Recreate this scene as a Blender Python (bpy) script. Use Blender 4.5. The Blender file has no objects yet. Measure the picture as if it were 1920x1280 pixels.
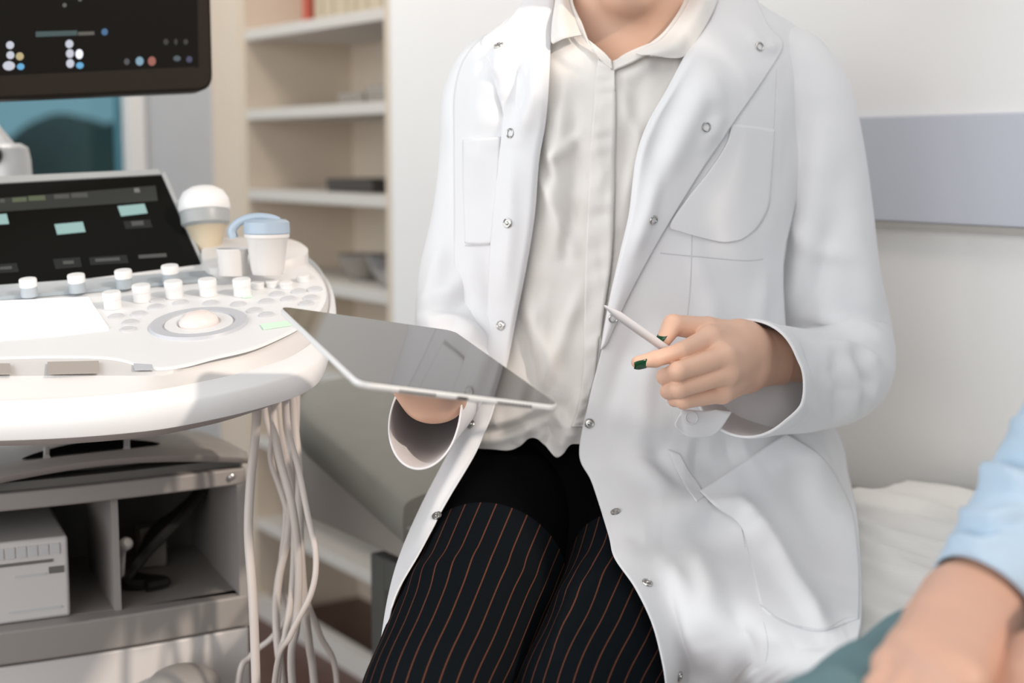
import bpy, math, random
import numpy as np
from mathutils import Vector
from mathutils.bvhtree import BVHTree

random.seed(7)
SC = bpy.context.scene
COL = SC.collection
R = math.radians

# ------------------------------------------------------------------ camera, sky, sun, exposure
F_PX = 1920 * 50 / 36.0
PITCH = R(7.5)
CAM = np.array([0.0, 0.0, 1.2])
cam_data = bpy.data.cameras.new('camera')
cam_data.lens = 50
cam_data.sensor_width = 36
cam_data.dof.use_dof = True
cam_data.dof.focus_distance = 1.44
cam_data.dof.aperture_fstop = 3.2
cam_data.clip_start = 0.05
cam = bpy.data.objects.new('camera', cam_data)
cam.location = CAM
cam.rotation_euler = (R(90) - PITCH, 0, 0)
COL.objects.link(cam)
SC.camera = cam

world = bpy.data.worlds.new('daylight')
SC.world = world
world.use_nodes = True
wn = world.node_tree
bg = wn.nodes['Background']
bg.inputs['Color'].default_value = (0.93, 0.965, 1.0, 1)
bg.inputs['Strength'].default_value = 0.30

sun_data = bpy.data.lights.new('sun', 'SUN')
sun_data.energy = 1.7
sun_data.angle = R(2.5)
sun_data.color = (1.0, 0.86, 0.74)
sun = bpy.data.objects.new('sun', sun_data)
COL.objects.link(sun)
sun.rotation_euler = Vector((-0.66, 0.55, -0.52)).to_track_quat('-Z', 'Y').to_euler()


def area_light(name, loc, target, sx, sy, power, color):
    d = bpy.data.lights.new(name, 'AREA')
    d.shape = 'RECTANGLE'
    d.size = sx
    d.size_y = sy
    d.energy = power
    d.color = color
    o = bpy.data.objects.new(name, d)
    o.location = loc
    o.rotation_euler = (Vector(target) - Vector(loc)).to_track_quat('-Z', 'Y').to_euler()
    COL.objects.link(o)
    return o


area_light('offscreen_soft_light', (-2.2, 0.8, 1.5), (0.2, 1.8, 0.9), 2.2, 1.9, 33, (0.93, 0.97, 1.0))  # daylight of the left window, from further along its wall
area_light('offscreen_fill_lamp', (0.6, 0.6, 2.9), (0.2, 1.9, 0.6), 1.6, 1.2, 9, (1.0, 0.97, 0.93))  # overhead fill lamp, added out of view

area_light('offscreen_fill_lamp', (-1.0, 2.75, 2.55), (-0.35, 3.2, 0.9), 0.7, 0.4, 11, (1.0, 0.90, 0.80))  # unseen lamp added to brighten the bookcase and wall
area_light('offscreen_soft_light', (-1.2, -1.6, 1.5), (0.3, 1.9, 0.9), 2.4, 1.7, 40, (1.0, 0.98, 0.96))  # added fill lamp behind the camera, for coat front and wall

vs = SC.view_settings
vs.view_transform = 'Standard'
vs.look = 'None'
vs.gamma = 1
vs.use_curve_mapping = False
vs.exposure = 0.16

# ------------------------------------------------------------------ geometry helpers


def ray(px, py):
    x = (px - 960) / F_PX
    y = -(py - 640) / F_PX
    return np.array([x, math.cos(PITCH) + y * math.sin(PITCH), -math.sin(PITCH) + y * math.cos(PITCH)])


def at(px, py, Y):
    d = ray(px, py)
    return CAM + d * (Y / d[1])


def atz(px, py, z):
    d = ray(px, py)
    return CAM + d * ((z - CAM[2]) / d[2])


def atplane(px, py, p0, n):
    d = ray(px, py)
    return CAM + d * (np.dot(np.asarray(p0) - CAM, n) / np.dot(d, n))


def proj(P):
    v = np.asarray(P) - CAM
    fw = v[..., 1] * math.cos(PITCH) - v[..., 2] * math.sin(PITCH)
    up = v[..., 1] * math.sin(PITCH) + v[..., 2] * math.cos(PITCH)
    return np.stack([960 + F_PX * v[..., 0] / fw, 640 - F_PX * up / fw], -1)


def unit(v):
    v = np.asarray(v, float)
    return v / (np.linalg.norm(v) + 1e-12)


def cr(P, n, closed=False):
    """Catmull-Rom resample of the points P to n samples."""
    P = np.asarray(P, float)
    m = len(P)
    if closed:
        t = np.arange(n) / n * m
        i = np.floor(t).astype(int)
        f = (t - i)[:, None]
        p0, p1, p2, p3 = P[(i - 1) % m], P[i % m], P[(i + 1) % m], P[(i + 2) % m]
    else:
        if m == 1:
            return np.repeat(P, n, 0)
        Q = np.vstack([2 * P[0] - P[1], P, 2 * P[-1] - P[-2]])
        t = np.linspace(0, m - 1, n)
        i = np.minimum(np.floor(t).astype(int), m - 2)
        f = (t - i)[:, None]
        p0, p1, p2, p3 = Q[i], Q[i + 1], Q[i + 2], Q[i + 3]
    return 0.5 * (2 * p1 + (p2 - p0) * f + (2 * p0 - 5 * p1 + 4 * p2 - p3) * f ** 2 + (3 * p1 - p0 - 3 * p2 + p3) * f ** 3)


class MB:
    """collects vertices and faces of one mesh"""

    def __init__(self):
        self.v = []
        self.f = []
        self.uv = {}

    def add(self, V, Fc):
        o = len(self.v)
        self.v.extend([tuple(map(float, p)) for p in V])
        self.f.extend([tuple(int(i) + o for i in q) for q in Fc])
        return o

    def grid(self, G, close_u=False, cap=False):
        G = np.asarray(G)
        nv, nu = G.shape[:2]
        fs = []
        for j in range(nv - 1):
            for i in range(nu if close_u else nu - 1):
                a, b = j * nu + i, j * nu + (i + 1) % nu
                fs.append((a, b, b + nu, a + nu))
        if cap and close_u:
            fs.append(tuple(range(nu - 1, -1, -1)))
            fs.append(tuple((nv - 1) * nu + i for i in range(nu)))
        self.add(G.reshape(-1, 3), fs)
        return self

    def prism(self, pts, ext):
        """polygon pts extruded by the vector ext"""
        pts = [np.asarray(p, float) for p in pts]
        n = len(pts)
        V = pts + [p + np.asarray(ext, float) for p in pts]
        fs = [tuple(range(n - 1, -1, -1)), tuple(range(n, 2 * n))]
        fs += [(i, (i + 1) % n, n + (i + 1) % n, n + i) for i in range(n)]
        self.add(V, fs)
        return self

    def box(self, o, a, b, c):
        o, a, b, c = [np.asarray(q, float) for q in (o, a, b, c)]
        return self.prism([o, o + a, o + a + b, o + b], c)

    def tube(self, path, rad, n=10, samples=None, cap=True):
        P = np.asarray(path, float)
        if samples:
            P = cr(P, samples)
        m = len(P)
        rad = np.asarray(rad, float) * np.ones(1) if np.ndim(rad) == 0 else np.asarray(rad, float)
        rr = np.interp(np.linspace(0, 1, m), np.linspace(0, 1, len(rad)), rad)
        T = np.gradient(P, axis=0)
        ref = np.array([0.3, 1, 0.2])
        G = []
        u = None
        for k in range(m):
            t = unit(T[k])
            u = unit(np.cross(t, ref)) if u is None else unit(u - t * np.dot(u, t))
            w = np.cross(t, u)
            a = np.linspace(0, 2 * math.pi, n, endpoint=False)
            G.append(P[k] + rr[k] * (np.cos(a)[:, None] * u + np.sin(a)[:, None] * w))
        return self.grid(np.array(G), True, cap)

    def lathe(self, base, axis, prof, n=24, cap=True):
        axis = unit(axis)
        u = unit(np.cross(axis, [0.31, 0.87, 0.11] if abs(axis[1]) < 0.9 else [1, 0, 0]))
        w = np.cross(axis, u)
        a = np.linspace(0, 2 * math.pi, n, endpoint=False)
        G = [np.asarray(base) + axis * h + r * (np.cos(a)[:, None] * u + np.sin(a)[:, None] * w) for r, h in prof]
        return self.grid(np.array(G), True, cap)

    def torus(self, c, axis, Rr, r, n=24, k=8):
        axis = unit(axis)
        u = unit(np.cross(axis, [0.31, 0.87, 0.11] if abs(axis[1]) < 0.9 else [1, 0, 0]))
        w = np.cross(axis, u)
        V, fs = [], []
        for i in range(n):
            a = 2 * math.pi * i / n
            d = u * math.cos(a) + w * math.sin(a)
            for j in range(k):
                b = 2 * math.pi * j / k
                V.append(np.asarray(c) + d * (Rr + r * math.cos(b)) + axis * r * math.sin(b))
        for i in range(n):
            for j in range(k):
                fs.append((i * k + j, ((i + 1) % n) * k + j, ((i + 1) % n) * k + (j + 1) % k, i * k + (j + 1) % k))
        self.add(V, fs)
        return self

    def ellipsoid(self, c, ax, n=24, m=14):
        """ax: three axis vectors scaled by the radii"""
        A = np.asarray(ax, float)
        G = []
        for j in range(m + 1):
            ph = math.pi * (j / m) * 0.998 + 0.003
            a = np.linspace(0, 2 * math.pi, n, endpoint=False)
            d = np.stack([np.cos(a) * math.sin(ph), np.sin(a) * math.sin(ph), np.full(n, math.cos(ph))], 1)
            G.append(np.asarray(c) + d @ A)
        return self.grid(np.array(G), True, True)


def offset_of(parent):
    o = np.zeros(3)
    while parent is not None:
        o = o + np.array(parent.location)
        parent = parent.parent
    return o


def tag(o, label=None, cat=None, group=None, kind=None):
    if label:
        o['label'] = label
    if cat:
        o['category'] = cat
    if group:
        o['group'] = group
    if kind:
        o['kind'] = kind
    return o


def thing(name, loc, label, cat, group=None):
    o = bpy.data.objects.new(name, None)
    o.empty_display_size = 0.05
    o.location = tuple(float(q) for q in loc)
    COL.objects.link(o)
    return tag(o, label, cat, group)


def obj(name, mb, m, parent=None, base=None, smooth=True, bevel=0, sub=0, solid=0, sharp=40, uv=None, label=None):
    me = bpy.data.meshes.new(name)
    off = offset_of(parent) + (np.asarray(base, float) if base is not None else 0)
    V = np.asarray(mb.v, float) - off
    me.from_pydata([tuple(p) for p in V], [], mb.f)
    me.validate()
    if uv is not None:
        lay = me.uv_layers.new(name='cloth')
        li = np.zeros(len(me.loops), dtype=np.int32)
        me.loops.foreach_get('vertex_index', li)
        lay.data.foreach_set('uv', np.asarray(uv, np.float32)[li].ravel())
    o = bpy.data.objects.new(name, me)
    if base is not None:
        o.location = tuple(float(q) for q in base)
    o.parent = parent
    COL.objects.link(o)
    me.materials.append(m)
    import bmesh
    bm = bmesh.new()
    bm.from_mesh(me)
    if solid == 0:
        bmesh.ops.recalc_face_normals(bm, faces=bm.faces)
    bm.to_mesh(me)
    bm.free()
    if smooth:
        me.shade_smooth()
        if sharp:
            me.set_sharp_from_angle(angle=R(sharp))
    if bevel:
        b = o.modifiers.new('bevel', 'BEVEL')
        b.width = bevel
        b.segments = 3
        b.limit_method = 'ANGLE'
        b.angle_limit = R(35)
    if solid:
        s = o.modifiers.new('cloth thickness', 'SOLIDIFY')
        s.thickness = abs(solid)
        s.offset = 0
    if label:
        o['label'] = label
    return o


# ------------------------------------------------------------------ materials


def mat(name, col, rough=0.5, metal=0.0, bump=0.0, scale=60, var=0.0, vscale=8, spec=0.5, sss=0.0, emit=None, estr=0, sheen=0, coat=0, wrinkle=None):
    m = bpy.data.materials.new(name)
    m.use_nodes = True
    nt = m.node_tree
    b = nt.nodes['Principled BSDF']
    b.inputs['Base Color'].default_value = (*col, 1)
    b.inputs['Roughness'].default_value = rough
    b.inputs['Metallic'].default_value = metal
    b.inputs['Specular IOR Level'].default_value = spec
    if coat:
        b.inputs['Coat Weight'].default_value = coat
        b.inputs['Coat Roughness'].default_value = 0.03
    if sheen:
        b.inputs['Sheen Weight'].default_value = sheen
    if sss:
        b.inputs['Subsurface Weight'].default_value = sss
        b.inputs['Subsurface Radius'].default_value = (0.012, 0.005, 0.003)
        b.inputs['Subsurface Scale'].default_value = 0.6
    if emit:
        b.inputs['Emission Color'].default_value = (*emit, 1)
        b.inputs['Emission Strength'].default_value = estr
    tc = nt.nodes.new('ShaderNodeTexCoord')
    if var:
        n = nt.nodes.new('ShaderNodeTexNoise')
        n.inputs['Scale'].default_value = vscale
        n.inputs['Detail'].default_value = 4
        nt.links.new(tc.outputs['Object'], n.inputs['Vector'])
        mx = nt.nodes.new('ShaderNodeMix')
        mx.data_type = 'RGBA'
        mx.inputs[6].default_value = (*[c * (1 - var) for c in col], 1)
        mx.inputs[7].default_value = (*[min(1, c * (1 + var)) for c in col], 1)
        nt.links.new(n.outputs['Fac'], mx.inputs[0])
        nt.links.new(mx.outputs[2], b.inputs['Base Color'])
    if bump:
        n = nt.nodes.new('ShaderNodeTexNoise')
        n.inputs['Scale'].default_value = scale
        n.inputs['Detail'].default_value = 5
        nt.links.new(tc.outputs['Object'], n.inputs['Vector'])
        bp = nt.nodes.new('ShaderNodeBump')
        bp.inputs['Strength'].default_value = bump
        bp.inputs['Distance'].default_value = 0.01
        nt.links.new(n.outputs['Fac'], bp.inputs['Height'])
        nt.links.new(bp.outputs['Normal'], b.inputs['Normal'])
        if wrinkle:
            n2 = nt.nodes.new('ShaderNodeTexNoise')
            n2.inputs['Scale'].default_value = wrinkle[1]
            n2.inputs['Detail'].default_value = 0.8
            n2.inputs['Distortion'].default_value = 0.5
            mp = nt.nodes.new('ShaderNodeMapping')
            mp.inputs['Scale'].default_value = (1.6, 1.0, 0.7)
            mp.inputs['Rotation'].default_value = (0, 0.5, 0)
            nt.links.new(tc.outputs['Object'], mp.inputs['Vector'])
            nt.links.new(mp.outputs['Vector'], n2.inputs['Vector'])
            b2 = nt.nodes.new('ShaderNodeBump')
            b2.inputs['Strength'].default_value = wrinkle[0]
            b2.inputs['Distance'].default_value = 0.02
            nt.links.new(n2.outputs['Fac'], b2.inputs['Height'])
            nt.links.new(b2.outputs['Normal'], bp.inputs['Normal'])
    return m


M = {}
M['wall'] = mat('painted wall', (0.90, 0.885, 0.87), 0.7, bump=0.03, scale=80, var=0.015)
M['wall_grey'] = mat('grey blue paint', (0.50, 0.53, 0.57), 0.7, var=0.02)
M['panel'] = mat('blue grey wall board', (0.58, 0.60, 0.67), 0.5, var=0.02, vscale=3)
M['trim'] = mat('panel rail', (0.42, 0.40, 0.37), 0.5)
M['floor'] = mat('brown floor', (0.10, 0.045, 0.035), 0.45, var=0.3, vscale=12)
M['shelf'] = mat('beige laminate', (0.70, 0.60, 0.49), 0.55, var=0.03, vscale=4)
M['shelf_edge'] = mat('shelf laminate', (0.66, 0.62, 0.58), 0.5)
M['white_plastic'] = mat('white plastic', (0.78, 0.775, 0.77), 0.35, bump=0.01, scale=200)
M['offwhite'] = mat('warm white plastic', (0.68, 0.655, 0.635), 0.42, bump=0.01, scale=200)
M['cart'] = mat('grey cart plastic', (0.33, 0.305, 0.285), 0.5, bump=0.02, scale=150, var=0.03)
M['cart_dark'] = mat('dark grey plastic', (0.17, 0.16, 0.15), 0.55, bump=0.02, scale=150)
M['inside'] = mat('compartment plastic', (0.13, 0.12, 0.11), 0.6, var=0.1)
M['black'] = mat('black plastic', (0.012, 0.011, 0.010), 0.35)
M['recess'] = mat('black vent gap', (0.006, 0.006, 0.006), 1.0, spec=0.0)
M['bezel'] = mat('dark brown bezel', (0.014, 0.010, 0.007), 0.45, var=0.1, spec=0.12)
M['screen'] = mat('screen glass', (0.008, 0.007, 0.006), 0.2, spec=0.12)
M['screen2'] = mat('touch screen glass', (0.006, 0.006, 0.005), 0.2, spec=0.1)
M['grey_trim'] = mat('blue grey plastic', (0.36, 0.40, 0.43), 0.4)
M['grey_frame'] = mat('grey screen frame', (0.33, 0.345, 0.345), 0.4)
M['bluegrey'] = mat('blue grey lid plastic', (0.36, 0.44, 0.53), 0.4)
M['ring'] = mat('grey ring', (0.52, 0.53, 0.56), 0.4)
M['key'] = mat('grey key', (0.60, 0.60, 0.61), 0.4)
M['ball'] = mat('pale pink ball', (0.82, 0.72, 0.68), 0.15)
M['pad'] = mat('emissive white pad', (0.9, 0.9, 0.9), 0.3, emit=(1, 1, 1), estr=0.55)
M['slot'] = mat('taupe slot cover', (0.42, 0.37, 0.33), 0.5)
M['cable'] = mat('cable sheath', (0.62, 0.56, 0.52), 0.5, var=0.05, vscale=20)
M['couch'] = mat('grey green upholstery', (0.33, 0.325, 0.29), 0.75, bump=0.10, scale=260, var=0.06, vscale=30)
M['couch_side'] = mat('couch fascia', (0.50, 0.47, 0.43), 0.6)
M['couch_leg'] = mat('grey metal leg', (0.17, 0.18, 0.17), 0.5)
M['paper'] = mat('couch paper', (0.87, 0.845, 0.81), 0.8, bump=0.15, scale=40)
M['coat'] = mat('white cotton coat', (0.80, 0.80, 0.815), 0.85, bump=0.05, scale=900, spec=0.2, sheen=0.1, wrinkle=(0.26, 11))
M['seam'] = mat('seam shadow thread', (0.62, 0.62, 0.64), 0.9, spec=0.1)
M['shirt'] = mat('cream cotton shirt', (0.80, 0.77, 0.735), 0.85, bump=0.08, scale=700, spec=0.2, sheen=0.1, wrinkle=(0.42, 17))
M['skin'] = mat('light skin', (0.80, 0.50, 0.36), 0.5, bump=0.03, scale=500, var=0.06, vscale=25, sss=0.12)
M['skin2'] = mat('tanned skin', (0.60, 0.355, 0.26), 0.5, bump=0.03, scale=400, var=0.06, vscale=20, sss=0.12)
M['nail'] = mat('dark green nail varnish', (0.008, 0.06, 0.022), 0.15)
M['snap'] = mat('snap metal', (0.55, 0.54, 0.52), 0.25, metal=1.0)
M['hair'] = mat('brown hair', (0.09, 0.045, 0.025), 0.55, bump=0.5, scale=120)
M['eye'] = mat('eye white', (0.8, 0.78, 0.75), 0.2)
M['iris'] = mat('brown iris', (0.06, 0.03, 0.015), 0.2)
M['lip'] = mat('lips', (0.55, 0.22, 0.19), 0.45)
M['pencil'] = mat('white pencil plastic', (0.72, 0.70, 0.71), 0.3)
M['alu'] = mat('silver aluminium', (0.80, 0.80, 0.79), 0.35, metal=0.15)
M['grille'] = mat('dark speaker hole', (0.08, 0.07, 0.065), 0.5)
M['tablet_glass'] = mat('black tablet glass', (0.05, 0.042, 0.036), 0.045, spec=0.55)
M['bluecloth'] = mat('pale blue chambray', (0.43, 0.55, 0.67), 0.85, bump=0.12, scale=300, var=0.06, vscale=40, spec=0.2)
M['denim'] = mat('teal denim', (0.13, 0.22, 0.24), 0.85, bump=0.15, scale=400, var=0.12, vscale=60, spec=0.2)
M['shoe'] = mat('shoe leather', (0.03, 0.025, 0.02), 0.4)
M['red'] = mat('red cover', (0.55, 0.12, 0.08), 0.5)
M['beige_book'] = mat('straw book cover', (0.52, 0.44, 0.32), 0.6)
M['grey_item'] = mat('grey card', (0.30, 0.27, 0.24), 0.6)
M['dark_item'] = mat('dark plastic', (0.06, 0.05, 0.045), 0.5)
M['steel'] = mat('dull steel', (0.5, 0.5, 0.5), 0.3, metal=0.8)
M['hedge'] = mat('hedge foliage', (0.022, 0.030, 0.028), 0.8, bump=0.5, scale=6, var=0.5, vscale=1.2)
M['grass'] = mat('meadow', (0.03, 0.05, 0.03), 0.9, var=0.3, vscale=0.6)


def screen_mat(name, col, strength=1.0):
    return mat(name, tuple(c * 0.3 for c in col), 0.2, emit=col, estr=strength)


def glass_mat(name, tint):
    m = bpy.data.materials.new(name)
    m.use_nodes = True
    nt = m.node_tree
    nt.nodes.remove(nt.nodes['Principled BSDF'])
    out = nt.nodes['Material Output']
    t = nt.nodes.new('ShaderNodeBsdfTransparent')
    t.inputs['Color'].default_value = (*tint, 1)
    g = nt.nodes.new('ShaderNodeBsdfGlossy')
    g.inputs['Roughness'].default_value = 0.02
    f = nt.nodes.new('ShaderNodeFresnel')
    f.inputs['IOR'].default_value = 1.3
    mx = nt.nodes.new('ShaderNodeMixShader')
    nt.links.new(f.outputs[0], mx.inputs[0])
    nt.links.new(t.outputs[0], mx.inputs[1])
    nt.links.new(g.outputs[0], mx.inputs[2])
    nt.links.new(mx.outputs[0], out.inputs['Surface'])
    return m


M['glass'] = glass_mat('sky tinted glass', (0.66, 0.93, 1.0))  # the blue of the sky is put into the pane tint


def stripe_mat():
    m = mat('black pinstripe wool', (0.006, 0.008, 0.010), 0.9, bump=0.08, scale=600, spec=0.03)
    nt = m.node_tree
    b = nt.nodes['Principled BSDF']
    uv = nt.nodes.new('ShaderNodeUVMap')
    uv.uv_map = 'cloth'
    sp = nt.nodes.new('ShaderNodeSeparateXYZ')
    nt.links.new(uv.outputs[0], sp.inputs[0])
    nz = nt.nodes.new('ShaderNodeTexNoise')
    nz.inputs['Scale'].default_value = 900
    fr = nt.nodes.new('ShaderNodeMath')
    fr.operation = 'FRACT'
    mu = nt.nodes.new('ShaderNodeMath')
    mu.operation = 'MULTIPLY'
    mu.inputs[1].default_value = 1 / 0.0185
    nt.links.new(sp.outputs[0], mu.inputs[0])
    nt.links.new(mu.outputs[0], fr.inputs[0])
    lt = nt.nodes.new('ShaderNodeMath')
    lt.operation = 'LESS_THAN'
    lt.inputs[1].default_value = 0.085
    nt.links.new(fr.outputs[0], lt.inputs[0])
    th = nt.nodes.new('ShaderNodeMath')
    th.operation = 'MULTIPLY'
    gt = nt.nodes.new('ShaderNodeMath')
    gt.operation = 'MULTIPLY_ADD'
    gt.inputs[1].default_value = 1.2
    gt.inputs[2].default_value = 0.25
    nt.links.new(nz.outputs['Fac'], gt.inputs[0])
    nt.links.new(lt.outputs[0], th.inputs[0])
    nt.links.new(gt.outputs[0], th.inputs[1])
    mx = nt.nodes.new('ShaderNodeMix')
    mx.data_type = 'RGBA'
    mx.inputs[6].default_value = (0.006, 0.008, 0.010, 1)
    mx.inputs[7].default_value = (0.135, 0.05, 0.03, 1)
    nt.links.new(th.outputs[0], mx.inputs[0])
    nt.links.new(mx.outputs[2], b.inputs['Base Color'])
    return m


M['pinstripe'] = stripe_mat()
M['lap_shade'] = mat('black wool with lap shade', (0.003, 0.003, 0.0035), 0.95, spec=0.02, bump=0.05, scale=600)  # shade on the lap painted in as even black

# ------------------------------------------------------------------ signed distance bodies (limbs grow into one surface)


def smin(a, b, k):
    if k <= 0:
        return np.minimum(a, b)
    h = np.maximum(k - np.abs(a - b), 0) / k
    return np.minimum(a, b) - h * h * k * 0.25


def sd_cap(P, a, b, ra, rb):
    a, b = np.asarray(a, np.float32), np.asarray(b, np.float32)
    ab = b - a
    t = np.clip(((P - a) @ ab) / (ab @ ab + 1e-12), 0, 1)
    return np.linalg.norm(P - a - t[..., None] * ab, axis=-1) - (ra + (rb - ra) * t)


def sd_ell(P, c, r):
    q = (P - np.asarray(c, np.float32))
    k0 = np.linalg.norm(q / np.asarray(r, np.float32), axis=-1)
    k1 = np.linalg.norm(q / np.asarray(r, np.float32) ** 2, axis=-1) + 1e-9
    return k0 * (k0 - 1) / k1


def surface_nets(fn, lo, hi, h):
    lo, hi = np.asarray(lo, float), np.asarray(hi, float)
    n = np.ceil((hi - lo) / h).astype(int) + 1
    ax = [np.float32(lo[i] + h * np.arange(n[i])) for i in range(3)]
    V = np.empty(n, np.float32)
    for i0 in range(0, n[0], 24):
        X = np.stack(np.meshgrid(ax[0][i0:i0 + 24], ax[1], ax[2], indexing='ij'), -1)
        V[i0:i0 + 24] = fn(X)
    S = V < 0
    corners = [(i, j, k) for i in (0, 1) for j in (0, 1) for k in (0, 1)]
    nx, ny, nz = n - 1

    def sl(A, c):
        return A[c[0]:c[0] + nx, c[1]:c[1] + ny, c[2]:c[2] + nz]
    cnt = sum(sl(S, c).astype(np.int8) for c in corners)
    act = np.argwhere((cnt > 0) & (cnt < 8))
    idx = -np.ones((nx, ny, nz), np.int64)
    idx[tuple(act.T)] = np.arange(len(act))
    acc = np.zeros((len(act), 3))
    num = np.zeros(len(act))
    for c in corners:
        for a in range(3):
            if c[a] == 0:
                d = list(c)
                d[a] = 1
                va = V[act[:, 0] + c[0], act[:, 1] + c[1], act[:, 2] + c[2]].astype(float)
                vb = V[act[:, 0] + d[0], act[:, 1] + d[1], act[:, 2] + d[2]].astype(float)
                x = (va < 0) != (vb < 0)
                t = np.where(x, va / np.where(x, va - vb, 1), 0)
                p = np.tile(np.array(c, float), (len(act), 1))
                p[:, a] += t
                acc += p * x[:, None]
                num += x
    verts = lo + h * (act + acc / num[:, None])
    faces = []
    for a in range(3):
        b, c = (a + 1) % 3, (a + 2) % 3
        sa = [slice(None)] * 3
        sb = [slice(None)] * 3
        sa[a] = slice(0, -1)
        sb[a] = slice(1, None)
        x = S[tuple(sa)] != S[tuple(sb)]
        e = np.argwhere(x)
        ok = (e[:, b] > 0) & (e[:, c] > 0) & (e[:, b] < n[b] - 1) & (e[:, c] < n[c] - 1)
        e = e[ok]
        fl = S[tuple(e.T)]
        q = []
        for db, dc in ((-1, -1), (0, -1), (0, 0), (-1, 0)):
            k = e.copy()
            k[:, b] += db
            k[:, c] += dc
            q.append(idx[tuple(k.T)])
        q = np.array(q).T
        q[~fl] = q[~fl][:, ::-1]
        faces.append(q)
    return verts, np.vstack(faces)


def sdf_mesh(mb, fn, pts, pad, h):
    pts = np.asarray(pts)
    v, f = surface_nets(fn, pts.min(0) - pad, pts.max(0) + pad, h)
    mb.add(v, f)


# ------------------------------------------------------------------ cloth helpers


def net(rows, nu, nv):
    """rows of (px, py, Y) -> smooth (nv, nu, 3) grid in the same space"""
    G = np.array([cr(r, nu) for r in rows])
    return np.stack([cr(G[:, i], nv) for i in range(nu)], 1)


def lift(G):
    sh = G.shape[:2]
    return np.array([at(*p) for p in G.reshape(-1, 3)]).reshape(*sh, 3)


def seg_dist(P, pl):
    best = np.full(len(P), 1e9)
    tt = np.zeros(len(P))
    L = len(pl) - 1
    for i in range(L):
        a, b = np.array(pl[i], float), np.array(pl[i + 1], float)
        ab = b - a
        t = np.clip(((P - a) @ ab) / (ab @ ab + 1e-9), 0, 1)
        d = np.linalg.norm(P - a - t[:, None] * ab, axis=1)
        k = d < best
        best[k] = d[k]
        tt[k] = (i + t[k]) / L
    return best, tt


FOLD_GAIN = 1.45


def fold(G, folds, closed=False):
    """push the cloth grid along its own normal following fold lines; each fold: (amp_m, width_px, [(x, y), ...])"""
    G = np.array(G, float)
    du = np.roll(G, -1, 1) - np.roll(G, 1, 1) if closed else np.gradient(G, axis=1)
    dv = np.gradient(G, axis=0)
    N = np.cross(du, dv)
    N /= np.linalg.norm(N, axis=-1, keepdims=True) + 1e-12
    toC = CAM - G
    toC /= np.linalg.norm(toC, axis=-1, keepdims=True)
    c = (N * toC).sum(-1)
    if not closed:
        N = N * np.sign(c + 1e-9)[..., None]
        w = np.ones(G.shape[:2])
    else:
        if np.median((N * (G - G.mean(1, keepdims=True))).sum(-1)) < 0:
            N = -N
        c = (N * toC).sum(-1)
        w = np.clip(c * 3, 0, 1)
    P = proj(G).reshape(-1, 2)
    D = np.zeros(len(P))
    for amp, wd, pl in folds:
        d, t = seg_dist(P, pl)
        tap = np.clip(np.minimum(t, 1 - t) * 5, 0, 1) * 0.6 + 0.4
        D += amp * FOLD_GAIN * np.exp(-(d / wd) ** 2) * tap
    return G + N * (D.reshape(G.shape[:2]) * w)[..., None]


def crumple(G, amp, sc, seed=0):
    rg = np.random.default_rng(seed)
    out = np.array(G, float)
    P = out.reshape(-1, 3)
    D = np.zeros(len(P))
    for k in range(7):
        d = rg.normal(size=3)
        d /= np.linalg.norm(d)
        D += np.sin(P @ d * sc * (0.6 + rg.random()) + rg.random() * 6.3) / 7 * 2
    toC = CAM - P
    toC /= np.linalg.norm(toC, axis=1, keepdims=True)
    return (P + toC * (amp * D)[:, None]).reshape(G.shape)


def bvh_of(*mbs):
    v, f = [], []
    for m in mbs:
        o = len(v)
        v += m.v
        f += [tuple(i + o for i in q) for q in m.f]
    return BVHTree.FromPolygons([Vector(p) for p in v], f)


def hit(bvh, px, py):
    d = Vector(ray(px, py)).normalized()
    loc, nor, i, dist = bvh.ray_cast(Vector(CAM), d)
    if loc is None:
        return None, None
    if nor.dot(d) > 0:
        nor = -nor
    return np.array(loc), np.array(nor)


def drape(bvh, rows, nu, nv, off):
    """a pixel net laid on a surface already built, off metres above it"""
    G = net([[(x, y, 0) for x, y in r] for r in rows], nu, nv)
    out = np.zeros(G.shape)
    last = None
    for j in range(nv):
        for i in range(nu):
            p, n = hit(bvh, G[j, i, 0], G[j, i, 1])
            if p is None:
                p = at(G[j, i, 0], G[j, i, 1], last if last else 1.55)
            last = p[1]
            d = unit(CAM - p)
            out[j, i] = p + d * off
    return out


def sleeve(path, ra, rb, nu=64, nv=90, ref=(0, 1, 0)):
    """tube of cloth along path (world points) with half widths ra (sideways) and rb (along ref)"""
    P = cr(path, nv)
    a_ = np.interp(np.linspace(0, 1, nv), np.linspace(0, 1, len(ra)), ra)
    b_ = np.interp(np.linspace(0, 1, nv), np.linspace(0, 1, len(rb)), rb)
    T = np.gradient(P, axis=0)
    G = []
    u = None
    for k in range(nv):
        t = unit(T[k])
        u = unit(np.cross(t, ref)) if u is None else unit(u - t * np.dot(u, t))
        w = np.cross(t, u)
        a = np.linspace(0, 2 * math.pi, nu, endpoint=False)
        G.append(P[k] + a_[k] * np.cos(a)[:, None] * u + b_[k] * np.sin(a)[:, None] * w)
    return np.array(G)

# ------------------------------------------------------------------ the room
U = unit([0.573, -0.819, 0])       # along the long wall, towards the right and the viewer
NRM = unit([-0.819, -0.573, 0])    # out of the long wall into the room
UP = np.array([0, 0, 1.0])
WALL_P = np.array([0, 2.65, 0])


def wall_pt(px, z):
    d = ray(px, 640)
    d2 = np.array([d[0], d[1], 0])
    s = np.dot(WALL_P, NRM) / np.dot(d2, NRM)
    return np.array([d2[0] * s, d2[1] * s, z])


def wall_z(px, py):
    return atplane(px, py, WALL_P, NRM)[2]


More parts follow.
